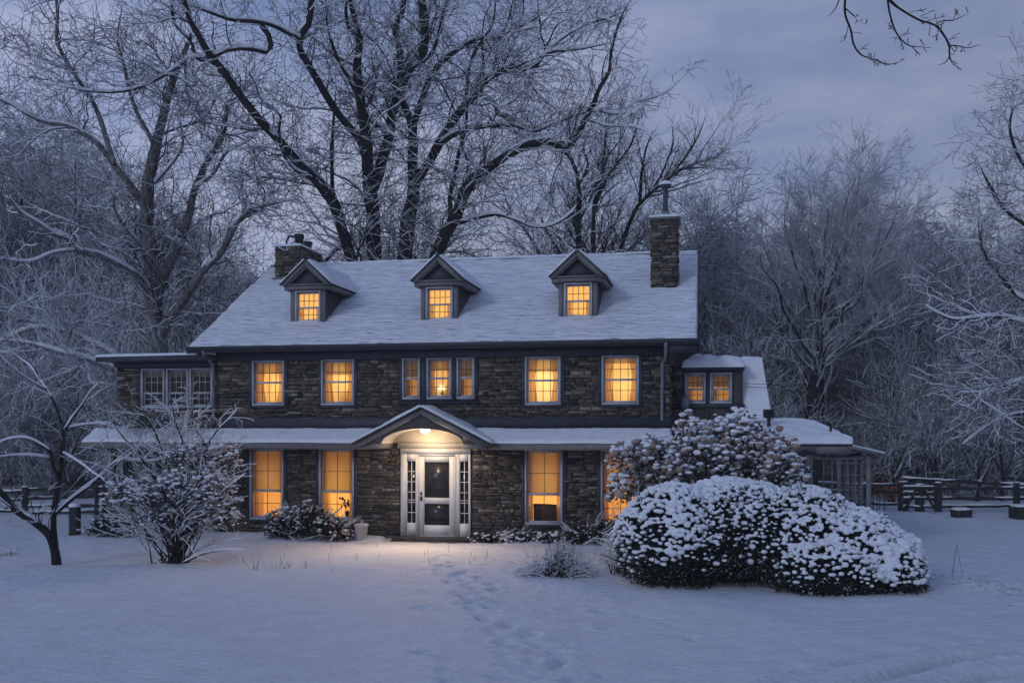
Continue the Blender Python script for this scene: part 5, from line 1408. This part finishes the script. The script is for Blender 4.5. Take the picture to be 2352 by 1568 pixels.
# dry stalks in the flower bed
rng = RS(810)
def stalks(base, n, spread, h, label):
    b = np.array(base); P0 = np.stack([rng.normal(size=n) * spread, rng.normal(size=n) * spread * .4, np.zeros(n) - .02], -1)
    d = np.stack([rng.normal(size=n) * .18, rng.normal(size=n) * .18, np.ones(n)], -1); hh = rng.uniform(.4, 1, n)[:, None] * h
    Q = np.stack([P0, P0 + d * hh * .5, P0 + d * hh + rng.normal(size=(n, 3)) * .03], 1)
    v, f = tubes(Q, np.tile([[.004, .003, .0015]], (n, 1)), 3)
    o = mesh_obj('dry_stalks', v, f, M['straw'], None); o.location = b
    tag(o, label, 'dry stalks')
for (x, y, n, s, h, lab) in [(587, 1312, 9, .05, .36, 'tuft of dry stalks in the snow just right of the left shrub'), (650, 1310, 16, .16, .30, 'longest row of dry stalks poking through the snow below the first ground-floor window'), (700, 1310, 8, .06, .25, 'small dry grass tuft on the snow below the foundation shrub'),
                             (765, 1318, 4, .04, .22, 'lone pair of dry stalks in the snow left of the planter'), (905, 1318, 16, .45, .16, 'scattered short dry stems in the lit snow left of the door'), (1120, 1325, 10, .25, .14, 'short dry stems in the snow right of the door'), (45, 1268, 4, .05, .3, 'two thin stalks standing at the far left of the lawn')]:
    Yq = F * EYE / (y - HY); stalks(ray(x, y, Yq), n, s, h, lab)
# ================================================================== GROUND
def axis(parts):
    out = []
    for a, b, s in parts: out.append(np.arange(a, b, s))
    return np.concatenate(out)
gx = np.concatenate([-np.geomspace(400, 14.2, 26), np.arange(-14, 14, .07), np.geomspace(14.05, 400, 26)])
gy = np.concatenate([np.linspace(-60, 8, 14), np.arange(9, 25.5, .055), np.geomspace(25.6, 420, 60)])
X, Yg = np.meshgrid(gx, gy, indexing='ij')
P2 = np.stack([X, Yg], -1)
Z = .05 * wav(P2, 1, .5) + .022 * wav(P2, 2, 2.2) + .014 * wav(P2 * np.array([1, 1.5]), 3, 6.5, 11) + .014 * wav(P2 * np.array([.8, 1.8]), 4, 11, 13) + .004 * wav(P2 * np.array([.8, 1.8]), 14, 27, 17)
Z += .035 * (1 / (1 + np.exp(-(Yg - (17.9 - .12 * X + .15 * np.sin(X * 1.3))) / .10)))         # edge of the snowed-over flower bed
# drift banked against the wall
sd = (X - HO.x) * SA + (Yg - HO.y) * CA
Z += .10 * np.exp(-((sd + .35) / .35) ** 2) * (np.abs((X - HO.x)) < 9) * (np.abs(X - HO.x - .2) > 1.5)
SHADE_MAP = np.zeros_like(Z)  # strength of the shade painted into ruts and prints
def press(cx, cy, rx, ry, a, d, ring=.35):
    global Z, SHADE_MAP
    dx, dy = X - cx, Yg - cy; ca, sa = cos(a), sin(a)
    q = ((dx * ca + dy * sa) / rx) ** 2 + ((-dx * sa + dy * ca) / ry) ** 2
    SHADE_MAP = np.maximum(SHADE_MAP, np.exp(-q ** 2) * min(1, d / .08) * .45)
    Z -= d * np.exp(-q ** 2 * .8) - d * ring * np.exp(-(np.sqrt(q) - 1.5) ** 2 * 5)
def gp(px, py):
    Yq = F * EYE / (py - HY); return ((px - CX) / F * Yq, Yq)
r = RS(77)
def walk(path, step, jit, d, n2=1):
    pts = [gp(*p) for p in path]
    for (a, b) in zip(pts[:-1], pts[1:]):
        L_ = math.hypot(b[0] - a[0], b[1] - a[1]); n = max(1, int(L_ / step)); an = math.atan2(b[1] - a[1], b[0] - a[0])
        for i in range(n):
            t = i / n; sidev = .13 * (1 if i % 2 else -1)
            x = a[0] + (b[0] - a[0]) * t - sin(an) * sidev + r.normal() * jit; y = a[1] + (b[1] - a[1]) * t + cos(an) * sidev + r.normal() * jit
            press(x, y, .19, .10, an + r.normal() * .35, d * 1.1 * r.uniform(.3, 1.2))
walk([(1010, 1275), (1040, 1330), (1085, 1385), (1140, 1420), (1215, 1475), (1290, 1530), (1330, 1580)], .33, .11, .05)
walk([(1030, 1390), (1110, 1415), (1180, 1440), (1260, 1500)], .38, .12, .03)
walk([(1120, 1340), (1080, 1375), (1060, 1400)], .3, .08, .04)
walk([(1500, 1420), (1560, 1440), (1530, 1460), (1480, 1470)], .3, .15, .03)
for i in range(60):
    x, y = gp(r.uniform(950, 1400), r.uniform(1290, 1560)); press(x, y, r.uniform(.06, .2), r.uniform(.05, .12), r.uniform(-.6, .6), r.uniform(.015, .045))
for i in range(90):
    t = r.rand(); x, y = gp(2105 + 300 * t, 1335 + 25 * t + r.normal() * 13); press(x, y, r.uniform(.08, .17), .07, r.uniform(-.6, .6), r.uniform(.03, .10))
def rut(path, w, d):
    global Z
    pts = np.array([gp(*p) for p in path]); best = np.full(X.shape, 9.0)
    m = (X > 1) & (Yg > 8.5) & (Yg < 14)
    xs, ys = X[m], Yg[m]; bb = np.full(xs.shape, 9.0)
    for a, b in zip(pts[:-1], pts[1:]):
        ab = b - a; t = np.clip(((xs - a[0]) * ab[0] + (ys - a[1]) * ab[1]) / (ab @ ab), 0, 1)
        bb = np.minimum(bb, np.hypot(xs - a[0] - ab[0] * t, ys - a[1] - ab[1] * t))
    brk = .65 + .35 * wav(np.stack([xs, ys], -1), 66, 3.0)
    SHADE_MAP[m] = np.maximum(SHADE_MAP[m], np.exp(-(bb / w) ** 4) * min(1, d / .08) * .8 * brk)
    Z[m] -= d * np.exp(-(bb / w) ** 4) - d * .5 * np.exp(-((bb - w * 1.5) / (w * .5)) ** 2)
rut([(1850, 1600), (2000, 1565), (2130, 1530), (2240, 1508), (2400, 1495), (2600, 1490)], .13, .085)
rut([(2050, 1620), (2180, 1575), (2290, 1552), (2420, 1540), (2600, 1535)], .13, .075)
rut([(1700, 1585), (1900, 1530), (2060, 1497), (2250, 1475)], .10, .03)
nx, ny = X.shape
idx = np.arange(nx * ny).reshape(nx, ny)
q = np.stack([idx[:-1, :-1], idx[1:, :-1], idx[1:, 1:], idx[:-1, 1:]], -1).reshape(-1, 4)
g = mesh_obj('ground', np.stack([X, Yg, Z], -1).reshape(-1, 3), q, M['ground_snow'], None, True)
at_ = g.data.attributes.new('track_shade', 'FLOAT', 'POINT'); at_.data.foreach_set('value', np.clip(SHADE_MAP, 0, 1).astype(np.float32).ravel())
tag(g, 'lawn and drive under a smooth sheet of snow with footprints', None, None, 'structure'); 
# wooded rise far behind
M['hill'] = mat('wooded_slope', (.1, .1, .11), .95, .1)
noise_col(M['hill'], (.035, .035, .042), (.50, .51, .55), 2.2, 10, .40, .66, (1, .3, 1), .6, .3)
hx = np.linspace(-130, 130, 120); hy = np.linspace(0, 1, 30)
HX, HYy = np.meshgrid(hx, hy, indexing='ij')
top = 15 + 3.5 * wav(HX[..., None], 8, .06) + 1.5 * wav(HX[..., None], 9, .3)
hz = HYy * top - .5; yy = 108 + HYy * 26 + 4 * wav(np.stack([HX, HYy * 20], -1), 10, .2)
hz = hz + .7 * wav(np.stack([HX, HYy * 20], -1), 11, 1.2)
idx = np.arange(hx.size * hy.size).reshape(hx.size, hy.size)
q = np.stack([idx[:-1, :-1], idx[1:, :-1], idx[1:, 1:], idx[:-1, 1:]], -1).reshape(-1, 4)
tag(mesh_obj('hills', np.stack([HX, yy, hz], -1).reshape(-1, 3), q, M['hill'], None, True), 'snowy wooded rise far behind the trees', None, None, 'structure')

# ================================================================== FENCES
def rail_fence(base, pts, posts, rails, label, seed, braces=()):
    """pts: run of ground points; posts: (x,y,h,r); rails: list of (p,q) heights"""
    r = random.Random(seed)
    root = empty('rail_fence', base, 0, label, 'fence')
    b = np.array(base)
    for (x, y, h, w) in posts:
        mb = MB(); x -= b[0]; y -= b[1]
        mb.lathe([(w * 1.05, -.1), (w, h * .5), (w * .95, h), (w * .6, h + .01)], (x, y, 0), 9)
        p = mb.build('post', M['wood'], root, True)
        s = MB(); s.lathe([(w * .9, h + .0), (w * .95, h + .015), (w * .6, h + .035), (.01, h + .04)], (x, y, 0), 9); s.build('snow_cap', M['snow'], p, True)
    s = MB()
    for (p, q_) in rails:
        p = np.array(p) - b * np.array([1, 1, 0]); q_ = np.array(q_) - b * np.array([1, 1, 0])
        n = 9; t = np.linspace(0, 1, n)[:, None]
        Q = p * (1 - t) + q_ * t; Q[:, 2] += np.array([r.uniform(-.012, .012) for _ in range(n)]) - .03 * np.sin(np.linspace(0, pi, n)) * r.random()
        mb = MB(); mb.tube(Q, [.056 + r.uniform(-.008, .008) for _ in range(n)], 6); ra = mb.build('rail', M['wood'], root, True)
        v, f = snow_line(Q[None], np.full((1, n), .048), .001, 6, .95, 3, .9); s.add(v, f)
    s.build('snow_cover', M['snow'], root, True)
    for (p, q_) in braces:
        p = np.array(p) - b * np.array([1, 1, 0]); q_ = np.array(q_) - b * np.array([1, 1, 0])
        mb = MB(); mb.tube([p, (p + q_) / 2, q_], .045, 6); mb.build('brace', M['wood'], root, True)
    return root
def GP(px, Y, z): return ((px - CX) / F * Y, Y, z)
def zz(py, Y): return EYE + (HY - py) / F * Y
# right fence
Y1, Y2 = 32.4, 31.6
posts = [((px - CX) / F * y, y, EYE + (HY - t) / F * y, w) for px, y, t, w in [(2075, 32.5, 1106, .17), (2113, 32.0, 1112, .15), (2155, 31.8, 1108, .12), (2335, 31.8, 1108, .10), (2500, 31.6, 1108, .10)]]
rails = []
for (ya, yb, x0, x1) in [(1098, 1104, 2072, 2200), (1104, 1112, 2200, 2340)]: rails.append((GP(x0, 32.0, zz(ya, 32)), GP(x1, 32.0, zz(yb, 32))))
for yh in (1118, 1143): rails.append((GP(2075, 31.9, zz(yh, 32)), GP(2335, 31.9, zz(yh + 1, 32))))
rails.append((GP(2155, 31.9, zz(1162, 32)), GP(2335, 31.9, zz(1160, 32)))); rails.append((GP(2075, 31.9, zz(1162, 32)), GP(2155, 31.9, zz(1162, 32)))); rails.append((GP(2075, 31.95, zz(1131, 32)), GP(2155, 31.95, zz(1131, 32))))
for yh in (1112, 1120, 1143, 1160): rails.append((GP(2335, 31.8, zz(yh, 32)), GP(2520, 31.7, zz(yh, 32))))
rail_fence(GP(2200, 32, 0), None, posts, rails, 'weathered split-rail fence with stout gate posts across the right side of the snowy yard', 5,
           [(GP(2079, 31.8, zz(1168, 32)), GP(2108, 31.8, zz(1118, 32))), (GP(2122, 31.8, zz(1122, 32)), GP(2147, 31.8, zz(1168, 32)))])
posts = [((px - CX) / F * 34, 34, EYE + (HY - 1108) / F * 34, .07) for px in (1900, 1985)]
rails = [(GP(1880, 34, zz(yh, 34)), GP(2075, 33.2, zz(yh + 1, 34))) for yh in (1109, 1126, 1152)]
rail_fence(GP(1985, 34, 0), None, posts, rails, 'farther rail fence section seen behind the porch trellis, left of the big gate post', 6)
# left fence
posts = [((px - CX) / F * 31, 31, EYE + (HY - t) / F * 31, w) for px, t, w in [(58, 1118, .11), (222, 1105, .07), (240, 1100, .07), (-60, 1118, .1)]]
rails = [(GP(-80, 31, zz(yh, 31)), GP(58, 31, zz(yh + d, 31))) for yh, d in ((1128, 0), (1150, -4), (1170, 2))] + [(GP(58, 31, zz(yh, 31)), GP(262, 31, zz(yh + d, 31))) for yh, d in ((1124, -6), (1144, -8), (1162, -4), (1176, -3))]
rail_fence(GP(120, 31, 0), None, posts, rails, 'snow-topped rail fence at the left edge behind the small crooked tree', 7, [(GP(10, 31, zz(1172, 31)), GP(48, 31, zz(1130, 31)))])

# ================================================================== SMALL THINGS
Yq = 25.5; b = ray(172, 1229, Yq); b[2] = -.05
mb = MB(); mb.lathe([(.15, 0), (.145, .3), (.15, .6), (.14, .78), (.1, .80)], (0, 0, 0), 11)
o = mb.build('wooden_post', M['wood'], None, True); o.location = b; tag(o, 'short thick dark post standing alone in the snow right of the small crooked tree', 'post')
s = MB(); s.lathe([(.145, .78), (.15, .81), (.1, .86), (.01, .875)], (0, 0, 0), 11); s.build('snow_cap', M['snow'], o, True)
# planter by the door
p0 = h2w(-1.72, -.62, 0)
pl = empty('planter', p0, 0, 'pale tapered planter topped with snow, left of the front door', 'planter')
mb = MB(); mb.lathe([(.125, 0), (.13, .01), (.165, .36), (.185, .37), (.19, .42), (.165, .43), (.15, .38), (.02, .37)], (0, 0, 0), 22); mb.build('pot', M['planter'], pl, True)
v, f = blobs(RS(3), RS(4).uniform(-1, 1, (26, 3)) * np.array([.12, .12, .01]) + np.array([0, 0, .41]), np.full(26, .05), .5, 2); o = mesh_obj('snow_cap', v, f, M['snow'], pl, True); remesh(o, .01)
rr_ = RS(5); Q = np.array([[(0, 0, .4), (rr_.normal() * .06, rr_.normal() * .06, .5), (rr_.normal() * .16, rr_.normal() * .12, .55)] for _ in range(9)]); v, f = tubes(Q, np.full((9, 3), .006), 3); mesh_obj('dead_stems', v, f, M['frosted_twig'], pl)
# stumps / crates by the right fence
def rough_block(px, Y, w, h, d, label, name, cat):
    p = np.array(GP(px, Y, 0)); r = random.Random(px)
    bm = bmesh.new(); bmesh.ops.create_cube(bm, size=1); bmesh.ops.subdivide_edges(bm, edges=bm.edges[:], cuts=3, use_grid_fill=True)
    for v in bm.verts: v.co = Vector((v.co.x * w * (1 + .1 * v.co.z) + r.uniform(-.015, .015), v.co.y * d + r.uniform(-.015, .015), (v.co.z + .5) * h + r.uniform(-.015, .015)))
    me = bpy.data.meshes.new(name); bm.to_mesh(me); bm.free(); me.materials.append(M['wood'])
    o = bpy.data.objects.new(name, me); COL.objects.link(o); o.location = p; tag(o, label, cat)
    s = MB(); snow_patch(s, (-w / 2, -d / 2, h), (w / 2, -d / 2, h), (w / 2, d / 2, h), (-w / 2, d / 2, h), .06, px, 12, 12); s.build('snow_cap', M['snow'], o, True)
rough_block(2208, 29.8, .48, .30, .4, 'dark sawn stump capped with snow before the middle of the right fence', 'tree_stump', 'stump')
rough_block(2352, 29.6, .70, .42, .5, 'large dark wooden crate in the snow at the right picture edge', 'wooden_crate', 'crate')
rngb = RS(905)
nb = 46; bx = rngb.uniform(-5.5, 2.6, nb); by = rngb.uniform(19.0, 22.2, nb) - .12 * bx
C0 = np.stack([bx, by, np.full(nb, .03)], -1); hh_ = rngb.uniform(.06, .26, (nb, 1)); dd = np.stack([rngb.normal(size=nb) * .3, rngb.normal(size=nb) * .2, np.ones(nb)], -1) * hh_
v, f = tubes(np.stack([C0, C0 + dd * .55, C0 + dd + rngb.normal(size=(nb, 3)) * .02], 1), np.tile([[.005, .004, .002]], (nb, 1)), 3)
tag(mesh_obj('bed_stems', v, f, M['straw']), 'thin dead plant stems scattered through the snow of the flower bed', 'dead stems', None, 'stuff')
# fallen sticks at the fence foot
rng = RS(900)
C0 = np.stack([rng.uniform(-1.6, 1.9, 60), rng.uniform(-.3, .3, 60), rng.uniform(.0, .05, 60)], -1); a = rng.normal(size=60) * .5
d = np.stack([np.cos(a), np.sin(a), rng.uniform(-.1, .3, 60)], -1) * rng.uniform(.1, .5, (60, 1))
v, f = tubes(np.stack([C0, C0 + d * .5 + rng.normal(size=(60, 3)) * .02, C0 + d], 1), np.full((60, 3), .014), 4)
o = mesh_obj('fallen_sticks', v, f, M['twig'], None); o.location = GP(2225, 31.2, 0); tag(o, 'litter of dark fallen sticks along the foot of the right fence', 'sticks', None, 'stuff')
# orange-leaved shrubs
for (px, py, n, sp, lab) in [(2045, 1125, 420, .35, 'small shrub still holding bright orange leaves behind the far rail fence'), (1995, 1104, 160, .28, 'patch of orange leaves beside the porch corner, above the far fence')]:
    Yq = 35.5; b = np.array(GP(px, Yq, 0)); zc = zz(py, Yq)
    root = empty('orange_leaved_shrub', b, 0, lab, 'shrub')
    C0 = rng.normal(size=(n, 3)) * np.array([sp, sp, .17]) + np.array([0, 0, zc]); v, f = leaves(rng, C0, rng.normal(size=(n, 3)), .10, .035, .2); mesh_obj('leaves', v, f, M['orange_leaf'], root)
    Q = np.array([[(0, 0, 0), (rng.normal() * .1, rng.normal() * .1, zc * .5), (rng.normal() * .3, rng.normal() * .2, zc + rng.normal() * .15)] for _ in range(14)]); v, f = tubes(Q, np.tile([[.015, .01, .004]], (14, 1)), 4); mesh_obj('stems', v, f, M['bark'], root)
# wire plant stand in a snowy tub
p = np.array(GP(2018, 30.4, 0)); st = empty('plant_stand', p, 0, 'round snow-filled tub with thin upright wire stakes in front of the right fence', 'plant stand')
mb = MB(); mb.lathe([(.22, 0), (.25, .14), (.23, .15)], (0, 0, 0), 18); mb.build('tub', M['wood'], st, True)
mb = MB(); mb.lathe([(.235, .13), (.23, .18), (.12, .22), (.01, .23)], (0, 0, 0), 18); mb.build('snow_cap', M['snow'], st, True)
mb = MB()
for k in range(6): mb.tube([(.2 * cos(k * 1.05), .2 * sin(k * 1.05), .1), (.2 * cos(k * 1.05), .2 * sin(k * 1.05), .92)], .010, 5)
mb.tube([(.2 * cos(a), .2 * sin(a), .92) for a in np.linspace(0, 6.28, 13)], .010, 5); mb.build('wire_frame', M['iron'], st)
# thin garden hoop
b = ray(2198, 1330, F * EYE / 345) ; mb = MB(); mb.tube([(-.10, 0, -.05), (-.04, 0, .4), (-.01, 0, .62), (.01, 0, .62), (.05, 0, .35), (.12, 0, -.05)], .004, 4)
o = mb.build('garden_hoop', M['iron'], None); o.location = b; tag(o, 'thin tall wire hoop stuck in the snow right of the hedge', 'garden hoop')
# furniture glimpsed through the windows
p = h2w(2.72, .55, 0)
mb = MB(); mb.box((-.33, -.15, .45), (.33, .12, .86)); mb.box((-.36, -.17, .861), (.36, .14, .89)); o = mb.build('dresser', mat('dark_furniture', (.10, .035, .02)), None); o.location = p; o.rotation_euler = (0, 0, -ANG); tag(o, 'dark dresser seen low inside the ground-floor window right of the door', 'dresser')
p = h2w(-2.42, .30, .50); pr = empty('potted_plant', p, 0, 'potted plant with broad leaves silhouetted inside the second ground-floor window', 'potted plant')
mb = MB(); mb.lathe([(.05, .0), (.07, .15), (.06, .16)], (0, 0, 0), 12); mb.build('pot', M['iron'], pr, True)
rng = RS(31); v, f = leaves(rng, rng.normal(size=(34, 3)) * np.array([.09, .03, .07]) + np.array([0, 0, .36]), rng.normal(size=(34, 3)), .12, .03, .1); v2, f2 = tubes(np.array([[(0, 0, .1), (.01, 0, .25), (.03, 0, .4)], [(0, 0, .1), (-.03, 0, .2), (-.08, 0, .36)]]), np.full((2, 3), .006), 4)
mesh_obj('leaves', np.concatenate([v, v2]), [f, f2 + len(v)], M['core'], pr)
p = h2w(.10, .22, 3.62); lp = empty('table_lamp', p, 0, 'small glowing lamp inside the middle upstairs window over the porch', 'lamp')
mb = MB(); mb.lathe([(.04, 0), (.05, .02), (.015, .05), (.015, .12)], (0, 0, 0), 12); mb.build('base', M['clay'], lp, True)
mb = MB(); mb.lathe([(.10, .11), (.06, .22)], (0, 0, 0), 14); mb.build('lamp_shade', emis('lamp_shade', (1, .72, .38), 2.2), lp, True)

# ================================================================== LIGHT, SKY, CAMERA
def lamp(name, loc, e, rad, col):
    l = bpy.data.lights.new(name, 'POINT'); l.energy = e; l.shadow_soft_size = rad; l.color = col
    o = bpy.data.objects.new(name, l); COL.objects.link(o); o.location = loc; return o
lamp('porch_lamp', h2w(PU + .03, PF + .20, 2.60), PORCH_W, .06, (1.0, .76, .50))

l = bpy.data.lights.new('added_lawn_spot', 'SPOT'); l.energy = SPOT_W; l.shadow_soft_size = .06; l.color = (1.0, .68, .42); l.spot_size = radians(165); l.spot_blend = 1.0  # extra spot added beside the porch lamp to brighten the snow in front
o = bpy.data.objects.new('added_lawn_spot', l); COL.objects.link(o); o.location = h2w(PU + .03, PF + .10, 2.56)
o.rotation_euler = (Vector(h2w(PU, PF - 5.0, 0)) - Vector(o.location)).to_track_quat('-Z', 'Y').to_euler()

W = bpy.data.worlds.new('World'); SC.world = W; W.use_nodes = True
nt = W.node_tree; nt.nodes.clear()
out = nt.nodes.new('ShaderNodeOutputWorld'); bg = nt.nodes.new('ShaderNodeBackground')
sky = nt.nodes.new('ShaderNodeTexSky'); sky.sky_type = 'NISHITA'; sky.sun_disc = False
SUN_EL, SUN_AZ = radians(24), radians(222)
sky.sun_elevation = SUN_EL; sky.sun_rotation = SUN_AZ
sc_ = nt.nodes.new('ShaderNodeVectorMath'); sc_.operation = 'SCALE'; sc_.inputs['Scale'].default_value = .012
nt.links.new(sky.outputs[0], sc_.inputs[0])
tc = nt.nodes.new('ShaderNodeTexCoord'); sp = nt.nodes.new('ShaderNodeSeparateXYZ'); nt.links.new(tc.outputs['Generated'], sp.inputs[0])
# cloud deck: brighter and pinker low in the sky, darker blue overhead, with soft streaks
cr = nt.nodes.new('ShaderNodeValToRGB'); e = cr.color_ramp.elements
e[0].position = 0.0; e[0].color = (.170, .230, .385, 1); e[1].position = 1.0; e[1].color = (.115, .185, .39, 1)
x = e.new(.22); x.color = (.285, .332, .500, 1)
x = e.new(.42); x.color = (.195, .252, .430, 1)
nt.links.new(sp.outputs['Z'], cr.inputs['Fac'])
mp = nt.nodes.new('ShaderNodeMapping'); mp.inputs['Scale'].default_value = (1.3, 1.3, 4.2)
nt.links.new(tc.outputs['Generated'], mp.inputs['Vector'])
nz = nt.nodes.new('ShaderNodeTexNoise'); nz.inputs['Scale'].default_value = 2.6; nz.inputs['Detail'].default_value = 8; nz.inputs['Roughness'].default_value = .62
nt.links.new(mp.outputs[0], nz.inputs['Vector'])
c2 = nt.nodes.new('ShaderNodeValToRGB'); e = c2.color_ramp.elements
e[0].position = .36; e[0].color = (.74, .79, .88, 1); e[1].position = .64; e[1].color = (1.42, 1.28, 1.15, 1)
nt.links.new(nz.outputs['Fac'], c2.inputs['Fac'])
mu = nt.nodes.new('ShaderNodeVectorMath'); mu.operation = 'MULTIPLY'
nt.links.new(cr.outputs[0], mu.inputs[0]); nt.links.new(c2.outputs[0], mu.inputs[1])
# the overcast thins towards the left, thicker on the right
rx = nt.nodes.new('ShaderNodeMapRange'); rx.inputs['From Min'].default_value = -.35; rx.inputs['From Max'].default_value = .5; rx.inputs['To Min'].default_value = 1.35; rx.inputs['To Max'].default_value = .88
nt.links.new(sp.outputs['X'], rx.inputs['Value'])
m2 = nt.nodes.new('ShaderNodeVectorMath'); m2.operation = 'SCALE'; nt.links.new(mu.outputs[0], m2.inputs[0]); nt.links.new(rx.outputs[0], m2.inputs['Scale']); mu = m2
ad = nt.nodes.new('ShaderNodeVectorMath'); ad.operation = 'ADD'
nt.links.new(mu.outputs[0], ad.inputs[0]); nt.links.new(sc_.outputs[0], ad.inputs[1])
nt.links.new(ad.outputs[0], bg.inputs['Color']); bg.inputs['Strength'].default_value = SKY_K
nt.links.new(bg.outputs[0], out.inputs[0])
sl = bpy.data.lights.new('sun', 'SUN'); sl.energy = SUN_E; sl.angle = radians(11); sl.color = (.72, .86, 1.0)
so = bpy.data.objects.new('sun', sl); COL.objects.link(so)
dv = Vector((sin(SUN_AZ) * cos(SUN_EL), cos(SUN_AZ) * cos(SUN_EL), sin(SUN_EL)))
so.rotation_euler = dv.to_track_quat('Z', 'Y').to_euler()

mb = MB(); mb.box((-150, -65, -3), (150, 150, 32))
hz_ = bpy.data.materials.new('haze'); hz_.use_nodes = True; hz_.node_tree.nodes.clear()
ho = N(hz_, 'ShaderNodeOutputMaterial'); pv = N(hz_, 'ShaderNodeVolumePrincipled'); pv.inputs['Color'].default_value = (.93, .95, 1, 1); pv.inputs['Density'].default_value = HAZE
L(hz_, pv.outputs[0], ho.inputs['Volume'])
if HAZE: tag(mb.build('haze', hz_), 'cold evening haze hanging in the woods', None, None, 'stuff')

cam = bpy.data.cameras.new('camera'); co = bpy.data.objects.new('camera', cam); COL.objects.link(co)
co.location = (0, 0, EYE); co.rotation_euler = (radians(90), 0, 0)
cam.sensor_width = 36; cam.lens = 36 * F / 2352; cam.shift_y = (HY - 784) / 2352; cam.clip_end = 2000; cam.clip_start = .1
SC.camera = co
SC.view_settings.view_transform = 'Standard'; SC.view_settings.look = 'None'; SC.view_settings.exposure = EXPO; SC.view_settings.gamma = 1
cy = SC.cycles
cy.use_denoising = True; cy.max_bounces = 8; cy.transparent_max_bounces = 12; cy.diffuse_bounces = 4
cy.caustics_reflective = False; cy.caustics_refractive = False
